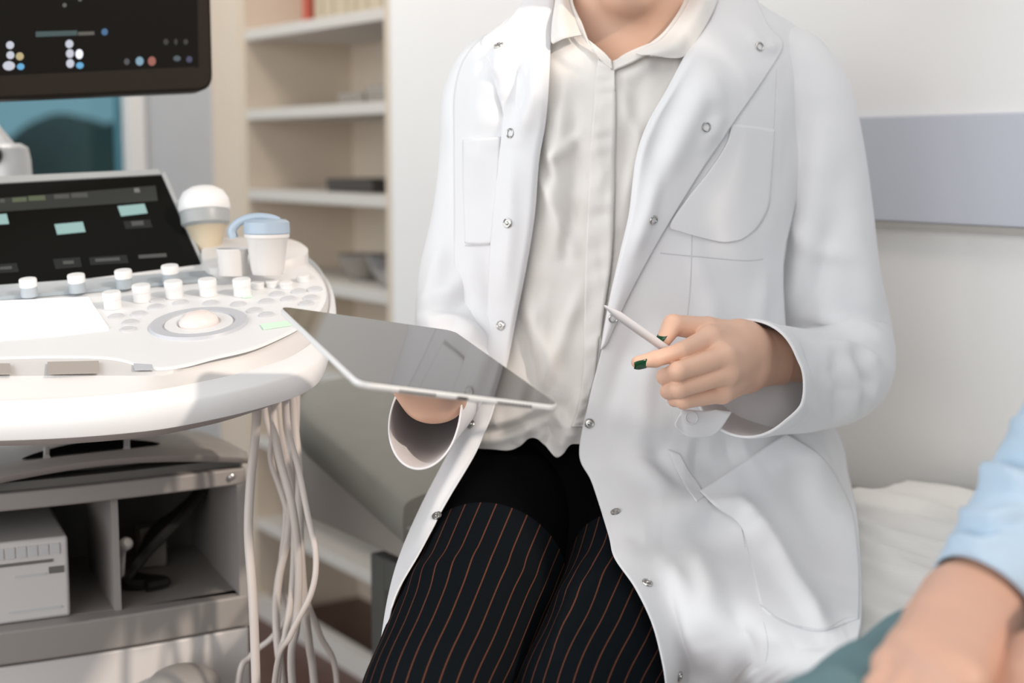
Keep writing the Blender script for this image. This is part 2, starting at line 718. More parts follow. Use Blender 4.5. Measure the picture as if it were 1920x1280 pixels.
mb = MB().box([-4, -1.0, -0.05], [8, 0, 0], [0, 7.5, 0], [0, 0, 0.05])
tag(obj('floor', mb, M['floor'], smooth=False), kind='structure')

corner = wall_pt(412, 0)
case_l = wall_pt(466, 0)
case_r = wall_pt(727, 0)
wall_s = wall_pt(737, 0)
far = wall_s + U * 3.1
H = 2.7
mb = MB().box(wall_s, far - wall_s, -NRM * 0.12, UP * H)
tag(obj('wall_right', mb, M['wall'], smooth=False), kind='structure')

# window wall: from the corner back towards the left
W0 = corner


def wb(t, z=0.0, d=0.0):
    return W0 + NRM * t + UP * z - U * d


mb = MB()
mb.box(wb(-0.5), NRM * 0.69, -U * 0.12, UP * H)
mb.box(wb(0.19), NRM * 2.0, -U * 0.12, UP * 0.30)
mb.box(wb(0.19, 2.35), NRM * 2.0, -U * 0.12, UP * 0.35)
mb.box(wb(1.60, 0.30), NRM * 0.59, -U * 0.12, UP * 2.05)
tag(obj('wall_left', mb, M['wall_grey'], smooth=False), kind='structure')
mb = MB()
for t0, w_ in ((0.19, 0.045), (1.555, 0.045)):
    mb.box(wb(t0, 0.30, -0.01), NRM * w_, -U * 0.10, UP * 2.05)
mb.box(wb(0.19, 0.30, -0.01), NRM * 1.41, -U * 0.10, UP * 0.045)
mb.box(wb(0.19, 2.305, -0.01), NRM * 1.41, -U * 0.10, UP * 0.045)
wf = tag(obj('window_1', mb, M['white_plastic'], smooth=False), kind='structure')
mb = MB().box(wb(0.235, 0.345, 0.03), NRM * 1.32, -U * 0.012, UP * 1.96)
obj('window_pane', mb, M['glass'], wf, smooth=False)

# board on the long wall
pz0, pz1 = wall_z(1760, 419), wall_z(1760, 215)
a0 = wall_pt(1560, pz0)
mb = MB().box(a0, U * 1.3, NRM * 0.014, UP * (pz1 - pz0))
tr = tag(obj('trim_1', mb, M['panel'], bevel=0.003), kind='structure')
mb = MB().box(a0 + NRM * 0.0 - UP * 0.008, U * 1.3, NRM * 0.02, UP * 0.008)
tag(obj('trim_2', mb, M['trim'], smooth=False), kind='structure')

# outdoors beyond the window: meadow and hedge
out0 = wb(0.9) - U * 9
mb = MB()
G = []
for j in range(24):
    row = []
    for i in range(40):
        p = wb(-14 + 30 * i / 39, 0) - U * (0.6 + 22 * j / 23)
        row.append(p + UP * (-0.62 + 0.04 * math.sin(i * 1.3 + j)))
    G.append(row)
obj_ = obj('meadow', MB().grid(np.array(G)), M['grass'])
tag(obj_, 'dark green meadow seen through the window behind the scanner', 'ground', kind='stuff')
rg = np.random.default_rng(3)
hm_ = MB()
for i in range(20):
    t = -11 + 1.4 * i
    c = wb(t, 0) - U * (13 + rg.random() * 2)
    hgt = 1.10 + 0.35 * rg.random()
    prims = []
    for k in range(16):
        a = rg.random() * 6.3
        prims.append((c + NRM * math.cos(a) * rg.random() * 1.1 + U * math.sin(a) * 0.6 + UP * (-0.4 + rg.random() * hgt * 1.25), 0.45 + 0.3 * rg.random()))

    def fn(P, prims=prims):
        d = None
        for q, r_ in prims:
            e = np.linalg.norm(P - np.asarray(q, np.float32), axis=-1) - r_
            d = e if d is None else smin(d, e, 0.2)
        d = d + 0.05 * np.sin(P[..., 0] * 9) * np.sin(P[..., 1] * 11) * np.sin(P[..., 2] * 10)
        return np.maximum(d, -0.55 - P[..., 2])
    sdf_mesh(hm_, fn, [q for q, _ in prims], 0.9, 0.16)
o = obj('hedge', hm_, M['hedge'], base=wb(1.0, -0.55) - U * 14, sharp=0)
tag(o, 'long dark green hedge far outside behind the window glass', 'hedge', kind='stuff')

# ------------------------------------------------------------------ bookcase built into the wall end
case = thing('bookcase', case_l, 'beige open bookcase with pale shelves in the corner left of the white wall', 'bookcase')
D = 0.30
L_ = case_r - case_l
mb = MB().box(corner + NRM * 0.004, case_l - corner, -NRM * 0.05, UP * H)
obj('face_frame', mb, M['shelf'], case, smooth=False)
mb = MB().box(case_l, U * 0.02, -NRM * D, UP * H)
obj('side_panel', mb, M['shelf'], case, smooth=False)
mb = MB().box(case_r, U * 0.0245, -NRM * D, UP * H)
obj('side_panel', mb, M['shelf'], case, smooth=False)
mb = MB().box(case_l - NRM * D, L_ + U * 0.02, -NRM * 0.012, UP * H)
obj('back_panel', mb, M['shelf'], case, smooth=False)
shelf_z = []
for y in (44, 208, 372, 540, 706, 872, 1040):
    zt = wall_z(600, y - 11)
    shelf_z.append(zt)
    mb = MB().box(case_l + U * 0.021 + UP * (zt - 0.026), L_ - U * 0.022, -NRM * (D - 0.002), UP * 0.026)
    obj('shelf', mb, M['shelf_edge'], case, smooth=False, bevel=0.002)
mb = MB().box(case_l + U * 0.021, L_ - U * 0.022, -NRM * 0.03, UP * wall_z(600, 1185))
obj('plinth', mb, M['shelf_edge'], case, smooth=False)


def on_shelf(k, s, d, dz=0.0):
    """s: 0..1 along the shelf, d: metres behind its front edge"""
    return case_l + L_ * s - NRM * d + UP * (shelf_z[k] + dz + 0.0005)


def book(k, s, d, w, dep, h, m, label, group=None):
    p = on_shelf(k, s, d)
    t = thing('book', p, label, 'book', group)
    c = MB()
    c.box(p, U * 0.003, -NRM * dep, UP * h)
    c.box(p + U * (w - 0.003), U * 0.003, -NRM * dep, UP * h)
    c.box(p, U * w, -NRM * 0.003, UP * h)
    obj('cover', c, m, t, smooth=False)
    obj('pages', MB().box(p + U * 0.003 - NRM * 0.004 + UP * 0.004, U * (w - 0.006), -NRM * (dep - 0.008), UP * (h - 0.008)), M['paper'], t, smooth=False)


book(0, 0.225, 0.09, 0.030, 0.15, 0.21, M['red'], 'slim red book standing on the top visible bookcase shelf')
s = 0.285
for i in range(7):
    w = 0.042 + 0.012 * (i % 3)
    book(0, s, 0.10, w, 0.15, 0.19 + 0.006 * (i % 4), M['beige_book'], 'straw coloured book in the row right of the red book', 'straw coloured books on the top shelf')
    s += (w + 0.001) / np.linalg.norm(L_)


def tray(k, s, d, w, dep, h, m, name, label, cat, lip=True):
    p = on_shelf(k, s, d)
    t = thing(name, p, label, cat)
    b = MB().box(p, U * w, -NRM * dep, UP * h * 0.4)
    obj('base', b, m, t, bevel=0.004)
    r = MB()
    e = 0.008
    z0 = UP * h * 0.4
    r.box(p + z0, U * w, -NRM * e, UP * h * 0.6)
    r.box(p + z0 - NRM * (dep - e), U * w, -NRM * e, UP * h * 0.6)
    r.box(p + z0 - NRM * e, U * e, -NRM * (dep - 2 * e), UP * h * 0.6)
    r.box(p + z0 + U * (w - e) - NRM * e, U * e, -NRM * (dep - 2 * e), UP * h * 0.6)
    obj('rim', r, m, t, smooth=False)


tray(1, 0.50, 0.08, 0.12, 0.13, 0.030, M['grey_item'], 'instrument_tray', 'flat grey tray on the second shelf below the books', 'tray')
tray(1, 0.76, 0.05, 0.11, 0.12, 0.038, M['grey_item'], 'storage_box', 'low grey box near the right end of the second shelf', 'box')
p = on_shelf(2, 0.90, 0.10)
t = thing('desk_clock', p, 'small black device on a pale stand at the right of the third shelf', 'device')
obj('stand', MB().lathe(p, UP, [(0.022, 0), (0.022, 0.006), (0.007, 0.012), (0.007, 0.09)], 16), M['shelf_edge'], t)
obj('casing', MB().lathe(p + UP * 0.13 + NRM * 0.01, NRM, [(0.034, -0.03), (0.042, -0.02), (0.042, 0.012), (0.03, 0.018)], 20), M['black'], t)
tray(2, 0.46, 0.06, 0.22, 0.14, 0.030, M['dark_item'], 'document_tray', 'dark flat tray lying on the third shelf', 'tray')


def bowl(k, s, d, r, h, m, label):
    p = on_shelf(k, s, d)
    prof = [(r * 0.45, 0), (r * 0.5, 0.004), (r * 0.8, h * 0.45), (r, h), (r * 0.95, h), (r * 0.74, h * 0.5), (r * 0.4, 0.012)]
    o = obj('bowl', MB().lathe(p, UP, prof, 24), m, base=p)
    tag(o, label, 'bowl')


bowl(3, 0.56, 0.12, 0.065, 0.06, M['grey_item'], 'matt grey bowl on the fourth shelf, left of the steel bowl')
bowl(3, 0.85, 0.09, 0.07, 0.07, M['steel'], 'shiny steel bowl at the right end of the fourth shelf')

# ------------------------------------------------------------------ examination couch
F0 = np.array([-0.141, 1.81, 0])
WD = unit([0.819, 0.573, 0])
CW = 0.57
SEAT = 0.76
couch = thing('examination_couch', F0, 'grey upholstered examination couch under the seated doctor, head end raised', 'couch')


def slab(sec, half, s0, s1, n=40, m=30, round_=0.05, end_round=0.14):
    """cushion with rounded plan: rows along s, sec gives the top height at s"""
    G = []
    prof = []
    th = 0.085
    for k in range(m):
        a = 2 * math.pi * k / m
        ca, sa = math.cos(a), math.sin(a)
        e = 0.35
        prof.append((math.copysign(abs(ca) ** e, ca), math.copysign(abs(sa) ** e, sa)))
    for j in range(n):
        q = j / (n - 1)
        s = s0 + (s1 - s0) * q
        dd = min(s - s0, s1 - s)
        k = 1.0
        if end_round > 0 and (s - s0) < end_round:
            x = 1 - (s - s0) / end_round
            k = 1 - 0.28 * x ** 2.2 - 0.10 * x ** 10
        g = []
        zt = sec(s)
        vt = 1.0
        if (s - s0) < 0.03:
            x = 1 - (s - s0) / 0.03
            vt = max(0.02, math.sqrt(max(0, 1 - x * x)))
        for ca, sa in prof:
            g.append(F0 + U * s + WD * (CW / 2 + CW / 2 * k * ca) + UP * (zt - th / 2 + th / 2 * vt * sa))
        G.append(g)
    return MB().grid(np.array(G), True, True)


def head_h(s):
    return SEAT + 0.25 * max(0, -s) - 0.0


mb = slab(head_h, 0, -0.41, -0.004, n=36, round_=0.06)
obj('headrest', mb, M['couch'], couch, sharp=60)
mb = slab(lambda s: SEAT, 0, 0.004, 1.35, n=20, end_round=0)
obj('seat_cushion', mb, M['couch'], couch, sharp=60)
COUCH_MB = MB()
COUCH_MB.v = [tuple(np.array(q) + UP * 0.022 - WD * 0.02) for q in mb.v]
COUCH_MB.f = list(mb.f)
mb = MB()
fz = 0.655
A = lambda s, w, z: F0 + U * s + WD * w + UP * z
pts = [A(-0.36, 0.03, fz), A(0.0, 0.03, fz), A(0.0, 0.03, SEAT - 0.086), A(-0.36, 0.03, SEAT - 0.086 + 0.36 * 0.25)]
mb.prism(pts, WD * (CW - 0.06))
obj('headrest_support', mb, M['couch_side'], couch, smooth=False, bevel=0.003)
mb = MB().box(A(0.002, 0.03, fz - 0.01), U * 1.33, WD * (CW - 0.06), UP * (SEAT - 0.086 - fz + 0.01))
obj('frame', mb, M['couch_side'], couch, smooth=False)
for s_, w_ in ((-0.145, 0.03), (-0.145, CW - 0.06), (1.25, 0.03), (1.25, CW - 0.06)):
    mb = MB().box(A(s_, w_, 0), U * 0.035, WD * 0.03, UP * (fz - 0.011))
    obj('leg', mb, M['couch_leg'], couch, smooth=False, bevel=0.002)
mb = MB().box(A(-0.11, 0.032, fz - 0.055), U * 1.36, WD * 0.026, UP * 0.044)
obj('rail', mb, M['couch_leg'], couch, smooth=False)

# paper sheet on the couch
G = []
nu_, nv_ = 140, 90
rg = np.random.default_rng(5)
waves = [(rg.normal(size=2) * np.array([9, 26]), rg.random() * 6.3, 0.5 + rg.random()) for _ in range(12)]
for j in range(nv_):
    g = []
    for i in range(nu_):
        s_ = 0.36 + 0.92 * i / (nu_ - 1)
        w_ = -0.16 + (CW + 0.145) * j / (nv_ - 1)
        z = 0
        for kv, ph, am in waves:
            z += am * (1 - abs(math.sin(kv[0] * s_ + kv[1] * w_ + ph + 0.7 * math.sin(9 * w_ + 7 * s_))))
        if s_ < 0.70:
            w_ = max(w_, 0.025)
        hang = max(0.0, 0.012 - w_)
        g.append(F0 + U * s_ + WD * max(w_, -0.008 - 0.0012 * z) + UP * (SEAT + 0.002 + 0.0032 * z * (1 if hang == 0 else 0.3) - hang))
    G.append(g)
PAPER_MB = MB().grid(np.array(G))
o = obj('paper_sheet', PAPER_MB, M['paper'], base=F0 + U * 0.4 + UP * SEAT, solid=0.0006, sharp=0)
tag(o, 'crinkled white paper sheet spread over the examination couch right of the doctor', 'paper sheet')

# ------------------------------------------------------------------ ultrasound machine
TB = at(372, 608, 1.50)
CG = np.array([0.03, 0.21])
CN = unit([-CG[0], -CG[1], 1])


def con(px, py, off=0.0):
    return atplane(px, py, TB + UP * off, CN)


mach = thing('ultrasound_machine', np.array([-0.55, 1.85, 0]), 'white ultrasound scanner cart with control console, touch screen and dark monitor', 'ultrasound machine')
deck = [(-420, 640), (-300, 665), (-150, 670), (0, 670), (120, 668), (215, 672), (285, 690), (340, 686), (403, 670), (470, 654), (520, 634), (566, 610), (600, 580), (612, 552), (603, 522), (578, 497), (545, 480), (480, 470), (300, 485), (0, 505), (-300, 525), (-440, 570)]
drop = [(-420, 680), (-300, 702), (-150, 706), (0, 705), (120, 704), (215, 704), (290, 703), (345, 691), (405, 673), (471, 656), (521, 636), (567, 612), (601, 582), (613, 552), (604, 522), (579, 496), (545, 479), (480, 469), (300, 484), (0, 504), (-300, 524), (-442, 570)]
rin = [(-450, 715), (-320, 745), (-150, 758), (0, 757), (120, 752), (215, 745), (300, 736), (360, 725), (430, 710), (490, 693), (540, 676), (582, 648), (608, 610), (617, 565), (607, 527), (582, 494), (546, 474), (480, 463), (300, 478), (0, 500), (-300, 520), (-460, 580)]
rout = [(-480, 720), (-330, 765), (-150, 783), (0, 781), (120, 776), (215, 769), (300, 760), (380, 746), (450, 731), (515, 714), (570, 695), (605, 668), (624, 615), (630, 568), (618, 526), (588, 490), (547, 468), (480, 457), (300, 472), (0, 494), (-300, 515), (-490, 590)]


def ring(px, off, n=132):
    return np.array([con(x, y, off) for x, y in cr(px, n, True)])


def shrink(Rg, k, dz):
    c = Rg.mean(0)
    return c + (Rg - c) * k + UP * dz


r0, r1, r2, r3 = ring(deck, 0), ring(drop, -0.004), ring(rin, -0.022), ring(rout, -0.026)
rows = [shrink(r0, 0.02, 0.0), shrink(r0, 0.97, 0.0), shrink(r0, 0.995, -0.0005), r0 - UP * 0.002]
mb = MB().grid(np.array(rows), True, True)
obj('control_panel', mb, M['white_plastic'], mach, sharp=60)
mb = MB().grid(np.array([r0 - UP * 0.0022, r1, shrink(r1, 1.003, -0.002), r2, shrink(r2, 0.999, -0.03), shrink(r2, 0.9, -0.05)]), True, True)
obj('console_body', mb, M['offwhite'], mach, sharp=50)
r4 = r3 - UP * 0.022
rows = [shrink(r2, 1.0, 0.001), shrink(r2, 1.01, 0.004), shrink(r3, 0.985, 0.002), shrink(r3, 0.997, -0.002), shrink(r3, 1.0, -0.009), shrink(r4, 1.0, 0.006), shrink(r4, 0.99, -0.002), shrink(r2, 1.0, -0.026)]
rows.append(rows[0])
mb = MB().grid(np.array(rows), True)
obj('handle_rim', mb, M['white_plastic'], mach, sharp=60)

# front face pads
fr = np.array([0.0, 0.0])


def conface(quad, name, m, lift_=0.0012):
    pts = [con(x, y, -0.002) + np.array([0, -lift_, lift_ * 0.6]) for x, y in quad]
    n = unit(np.cross(pts[1] - pts[0], pts[3] - pts[0]))
    if n[1] > 0:
        n = -n
    mb = MB().prism(pts, n * 0.0012)
    return obj(name, mb, m, mach, smooth=False)


conface([(90, 681), (186, 679), (186, 701), (90, 703)], 'card_slot', M['slot'])
conface([(-60, 684), (20, 684), (23, 703), (-60, 704)], 'card_slot', M['slot'])
conface([(251, 684), (286, 686), (288, 695), (253, 695)], 'card_slot', M['ring'])

# white pad at the left, mildly emissive
def plate(px, name, m, h, off=0.0005, par=None):
    pts = [con(x, y, off) for x, y in px]
    return obj(name, MB().prism(pts, CN * h), m, par or mach, smooth=False)


plate([(-330, 590), (-150, 580), (0, 566), (165, 559), (203, 616), (100, 628), (0, 636), (-330, 650)], 'white_pad', M['pad'], 0.0015)

# track ball
def conmm(px, py, r_px):
    """radius in metres of r_px pixels at this spot of the panel"""
    p = con(px, py)
    return r_px / F_PX * p[1]


c = con(373, 608)
rr = conmm(373, 608, 93)
mb = MB().lathe(c, CN, [(rr * 0.72, 0.0), (rr * 0.74, 0.003), (rr * 0.97, 0.0032), (rr, 0.0)], 48, cap=False)
obj('track_ring', mb, M['ring'], mach)
mb = MB().lathe(c, CN, [(rr * 0.70, 0.0), (rr * 0.68, 0.0025), (rr * 0.45, 0.0025), (rr * 0.41, 0.0005)], 48)
obj('track_collar', mb, M['white_plastic'], mach)
u_ = unit([1, 0, CG[0]])
v_ = np.cross(CN, u_)
br = rr * 0.40
mb = MB().ellipsoid(c + CN * 0.002, [u_ * br, v_ * br, CN * br * 0.62], 32, 18)
obj('trackball', mb, M['ball'], mach)

# knobs
def knob(px, py, rpx, hpx, m_low, m_top, off=0.0):
    c = con(px, py, off)
    r_ = conmm(px, py, rpx)
    h_ = conmm(px, py, hpx)
    ax = unit(CN + np.array([0, 0.0, 0.2]))
    k = obj('knob', MB().lathe(c, ax, [(r_ * 0.97, 0), (r_ * 0.95, h_ * 0.55), (r_, h_ * 0.56)], 24), m_low, mach)
    obj('knob_cap', MB().lathe(c + ax * h_ * 0.56, ax, [(r_ * 1.0, 0), (r_ * 1.02, h_ * 0.36), (r_ * 0.95, h_ * 0.43), (r_ * 0.7, h_ * 0.44)], 24), m_top, k)


for x, y in ((56, 555), (146, 547), (234, 539), (321, 530)):
    knob(x, y, 16, 34, M['grey_trim'], M['white_plastic'], 0.004)
for x, y in ((212, 577), (267, 564), (327, 557), (391, 553), (455, 553)):
    knob(x, y, 17, 32, M['white_plastic'], M['white_plastic'])
for x, y in ((511, 537), (537, 540), (568, 527), (484, 540)):
    knob(x, y, 12, 12, M['white_plastic'], M['white_plastic'])


def flat_key(px, py, rpx, m):
    c = con(px, py)
    r_ = conmm(px, py, rpx)
    obj('round_key', MB().lathe(c, CN, [(r_, 0), (r_, 0.0012), (r_ * 0.86, 0.0020), (r_ * 0.5, 0.0017)], 20), m, mach)


for x, y in ((218, 594), (260, 589), (244, 605), (240, 618), (292, 576), (339, 568), (395, 569), (447, 571), (500, 566), (477, 583), (500, 591), (541, 561), (583, 559), (574, 570), (296, 564), (560, 547), (590, 543), (520, 552)):
    flat_key(x, y, 15, M['key'])
plate([(488, 609), (540, 602), (548, 610), (494, 618)], 'key_light', mat('green key light', (0.62, 0.80, 0.64), 0.3, emit=(0.30, 0.75, 0.36), estr=0.12), 0.001)
plate([(452, 554), (470, 552), (473, 557), (455, 559)], 'key_light', mat('green key light', (0.62, 0.80, 0.64), 0.3, emit=(0.30, 0.75, 0.36), estr=0.12), 0.001)

# strip the screen stands on
plate([(-330, 600), (0, 563), (130, 552), (398, 527), (398, 512), (0, 540), (-330, 560)], 'screen_base', M['grey_trim'], 0.004, 0.0008)

# touch screen
BR = at(387, 515, 1.715)
TR_ = at(305, 325, 1.84)
BL = at(0, 546, 1.645)
tsn = unit(np.cross(BR - BL, TR_ - BR))
if tsn[1] > 0:
    tsn = -tsn


def ts(px, py, lift_=0.0):
    return atplane(px, py, BR, tsn) + tsn * lift_


scr = obj('touch_screen', MB().prism([ts(-380, 571, 0), ts(385, 514, 0), ts(303, 327, 0), ts(-300, 360, 0)], -tsn * 0.022), M['screen2'], mach, smooth=False, bevel=0.002)
fm = MB()
fm.prism([ts(-305, 361, 0.001), ts(303, 327, 0.001), ts(296, 318, 0.001), ts(-300, 345, 0.001)], -tsn * 0.026)
fm.prism([ts(303, 327, 0.001), ts(386, 514, 0.001), ts(392, 513, 0.001), ts(309, 322, 0.001)], -tsn * 0.026)
fm.prism([ts(-380, 571, 0.001), ts(386, 514.5, 0.001), ts(392, 519, 0.001), ts(-380, 578, 0.001)], -tsn * 0.026)
obj('screen_frame', fm, M['grey_frame'], mach, smooth=False)


def tile(px, m, lift_=0.0009, name='screen_tile'):
    obj(name, MB().prism([ts(x, y, 0.0002) for x, y in px], tsn * lift_), m, scr, smooth=False)


k = 4.8


def t7(pts):
    return [(x / k, 310 + y / k) for x, y in pts]


teal = screen_mat('teal tile', (0.26, 0.40, 0.38), 0.8)
dim = screen_mat('dim band', (0.035, 0.036, 0.032), 0.8)
dim2 = screen_mat('dim tile', (0.075, 0.075, 0.07), 0.8)
grn = screen_mat('green tab', (0.085, 0.10, 0.06), 0.9)
tile(t7([(-300, 330), (0, 300), (1400, 185), (1420, 320), (0, 420), (-300, 440)]), dim, 0.0004, 'screen_band')
tile(t7([(490, 535), (745, 512), (770, 600), (515, 625)]), teal)
tile(t7([(1058, 372), (1300, 350), (1328, 432), (1090, 460)]), teal)
tile(t7([(-170, 460), (60, 440), (82, 528), (-150, 545)]), teal)
tile(t7([(110, 298), (238, 290), (242, 328), (114, 336)]), grn)
tile(t7([(255, 282), (405, 275), (412, 316), (260, 324)]), grn)
tile(t7([(485, 268), (620, 262), (625, 300), (490, 306)]), dim2)
tile(t7([(640, 258), (785, 250), (792, 290), (645, 297)]), dim2)
tile(t7([(0, 308), (40, 306), (46, 338), (0, 340)]), dim2)
tile(t7([(1205, 212), (1250, 208), (1262, 245), (1212, 248)]), screen_mat('pale icon', (0.16, 0.16, 0.15), 0.8))
tile(t7([(1178, 510), (1290, 502), (1295, 540), (1190, 548)]), dim2)
for q in ([(565, 866), (662, 860), (668, 888), (570, 894)], [(855, 845), (1075, 832), (1082, 858), (860, 872)], [(1245, 812), (1495, 795), (1502, 825), (1250, 840)], [(0, 920), (105, 910), (110, 935), (0, 942)]):
    tile(t7(q), dim2)
for q in ([(475, 845), (720, 828), (738, 915), (500, 935)], [(800, 830), (1140, 808), (1158, 880), (815, 900)], [(-60, 895), (150, 880), (172, 960), (-60, 975)], [(1110, 505), (1350, 488), (1372, 560), (1130, 575)]):
    tile(t7(q), screen_mat('dark key', (0.018, 0.018, 0.017), 0.7), 0.0003, 'screen_key')

# monitor
MB_R = at(398, 170, 1.86)
MB_L = at(0, 187, 1.74)
MT_R = at(392, -200, 1.88)
mn = unit(np.cross(MB_R - MB_L, MT_R - MB_R))
if mn[1] > 0:
    mn = -mn


def mo(px, py, lift_=0.0):
    return atplane(px, py, MB_R, mn) + mn * lift_


def round_quad(bl, br, tr, tl, r=24, n=7):
    P = [np.array(q, float) for q in (bl, br, tr, tl)]
    out = []
    for i in range(4):
        p, a, b = P[i], P[i - 1], P[(i + 1) % 4]
        da, db = (a - p) / np.linalg.norm(a - p), (b - p) / np.linalg.norm(b - p)
        for t in np.linspace(0, 1, n):
            out.append(tuple((1 - t) ** 2 * (p + da * r) + 2 * t * (1 - t) * p + t * t * (p + db * r)))
    return out


quad = round_quad((-420, 204), (400, 169), (387, -330), (-420, -350), 30)
mon = obj('monitor', MB().prism([mo(x, y) for x, y in quad], -mn * 0.038), M['bezel'], mach, bevel=0.004)
quad = round_quad((-380, 158), (366, 124), (358, -290), (-380, -310), 4, 3)
ms = obj('monitor_screen', MB().prism([mo(x, y, -0.001) for x, y in quad], mn * 0.0018), M['screen'], mon, smooth=False)
gap = obj('bezel_groove', MB().prism([mo(x, y, -0.001) for x, y in [(366, 126), (372, 126), (364, -300), (358, -300)]], mn * 0.0016), M['screen'], mon, smooth=False)
k6 = 1920 / 420.0


def icon(x, y, rx, ry, col, st=0.9):
    n = 18
    pts = [mo((x + rx * math.cos(a)) / k6, (y + ry * math.sin(a)) / k6, 0.0009) for a in np.linspace(0, 2 * math.pi, n, endpoint=False)]
    obj('screen_icon', MB().prism(pts, mn * 0.0006), screen_mat('icon light', col, st), mon, smooth=False)


W_ = (0.42, 0.44, 0.50)
for x, y, rx, ry, col in ((85, 388, 34, 34, W_), (88, 474, 34, 34, W_), (75, 565, 52, 40, W_), (168, 484, 34, 34, (0.36, 0.30, 0.17)), (176, 572, 32, 28, (0.10, 0.30, 0.50)),
                          (593, 378, 34, 36, W_), (598, 460, 34, 38, W_), (600, 545, 34, 38, W_), (678, 465, 32, 42, (0.75, 0.78, 0.88)), (683, 562, 32, 28, (0.10, 0.30, 0.50)),
                          (895, 275, 28, 30, (0.05, 0.11, 0.20)), (1085, 530, 24, 28, (0.06, 0.06, 0.065)), (1195, 525, 34, 38, (0.16, 0.26, 0.33)), (1300, 525, 34, 40, (0.24, 0.09, 0.07)),
                          (1515, 502, 32, 24, (0.06, 0.08, 0.09)), (1620, 510, 26, 28, (0.05, 0.05, 0.09)), (552, 46, 18, 18, (0.09, 0.09, 0.085)), (684, 0, 18, 14, (0.08, 0.08, 0.075)),
                          (1420, 360, 22, 26, (0.035, 0.033, 0.03)), (1505, 360, 16, 26, (0.03, 0.028, 0.026)), (1590, 360, 20, 24, (0.035, 0.033, 0.03))):
    icon(x, y, rx, ry, col)
for q, col in (([(305, 272), (660, 262), (660, 305), (305, 318)], (0.045, 0.07, 0.07)), ([(668, 275), (805, 270), (808, 300), (668, 306)], (0.085, 0.08, 0.07))):
    obj('screen_bar', MB().prism([mo(x / k6, y / k6, 0.0009) for x, y in q], mn * 0.0005), screen_mat('bar light', col, 0.9), mon, smooth=False)
# arm behind the monitor, its joint shows left of the window
pj = at(14, 300, 1.98)
mb = MB().lathe(pj - UP * 0.035, UP, [(0.034, -0.16), (0.033, -0.02), (0.031, 0.035), (0.028, 0.052), (0.018, 0.058)], 28)
obj('monitor_arm', mb, M['white_plastic'], mach)
mb = MB().lathe(pj + np.array([-0.008, -0.033, 0.006]), [0, -1, 0.05], [(0.012, -0.004), (0.012, 0.004), (0.009, 0.006)], 20)
obj('arm_cap', mb, M['black'], mach)
mb = MB().tube([pj + UP * 0.0, pj + np.array([-0.05, 0.02, 0.06]), mo(-120, 40, -0.05)], [0.022, 0.022], 14, 12)
obj('arm_tube', mb, M['white_plastic'], mach)

# probe holders right of the screen
hc = con(412, 492)
pts = []


def holder_block(px, off0, off1, name, m):
    Rg = np.array([con(x, y, off0) for x, y in cr(px, 48, True)])
    top = Rg + UP * (off1 - off0)
    return obj(name, MB().grid(np.array([Rg, Rg * 0.3 + Rg * 0.7, top, shrink(top, 0.96, 0.002)]), True, True), m, mach, sharp=50)


holder_block([(392, 528), (470, 522), (555, 510), (578, 492), (545, 474), (470, 470), (385, 480)], -0.004, 0.012, 'holder_block', M['offwhite'])
cyl = con(437, 516, 0.01)
obj('probe_holder', MB().lathe(cyl, UP, [(0.016, 0), (0.0175, 0.022), (0.0195, 0.030), (0.0185, 0.031), (0.0155, 0.024), (0.012, 0.012)], 28), M['offwhite'], mach)

# column and cart
TH = R(25)
CR_ = np.array([-math.cos(TH), -math.sin(TH), 0])      # leftwards along the front
CD = np.array([-math.sin(TH), math.cos(TH), 0])        # into the cart
K0 = at(462, 900, 1.72)
K0[2] = 0


def ct(t, d, z):
    return K0 + CR_ * t + CD * d + UP * z


col_c = ct(0.16, 0.24, 0)
mb = MB().lathe(col_c, UP, [(0.125, 0.80), (0.118, 0.86), (0.112, 0.90), (0.12, 0.95), (0.15, 0.985)], 36)
obj('column', mb, M['white_plastic'], mach)
CWD, CDP = 0.50, 0.46


def curve_front(t):
    """the front bulges a little in the middle"""
    return -0.020 * math.sin(math.pi * min(1, max(0, t / CWD)))


def band(z0, z1, name, m, d1=0.02, lo=0.0, hi=CWD, par=None, proud=0.0, bevel=0.003):
    G = []
    ts_ = np.linspace(lo, hi, 26)
    front = [ct(t, curve_front(t) - proud, 0) for t in ts_]
    back = [ct(t, curve_front(t) + d1, 0) for t in ts_[::-1]]
    poly = [p + UP * z0 for p in front + back]
    return obj(name, MB().prism(poly, UP * (z1 - z0)), m, par or mach, bevel=bevel)


Z = dict(top=0.832, ct=0.796, cb=0.655, lb=0.615)
# sloping top cover
G = []
def lip_z(t):
    return 0.824 + 0.020 * math.sin(math.pi * min(1.0, (t + 0.02) / 0.38))


for d_, z_ in ((0.016, -0.004), (-0.008, -0.001), (-0.010, 0.003), (0.0, 0.0065), (0.05, 0.004), (0.12, 0.0), (0.25, -0.012), (CDP, -0.05)):
    G.append([ct(t, d_ + curve_front(t), lip_z(t) + z_) for t in np.linspace(0.0, CWD, 40)])
G = np.array(G)
mb = MB().grid(G)
o = obj('top_cover', mb, M['cart'], mach, solid=0.006, sharp=60)
bv = bvh_of(mb)
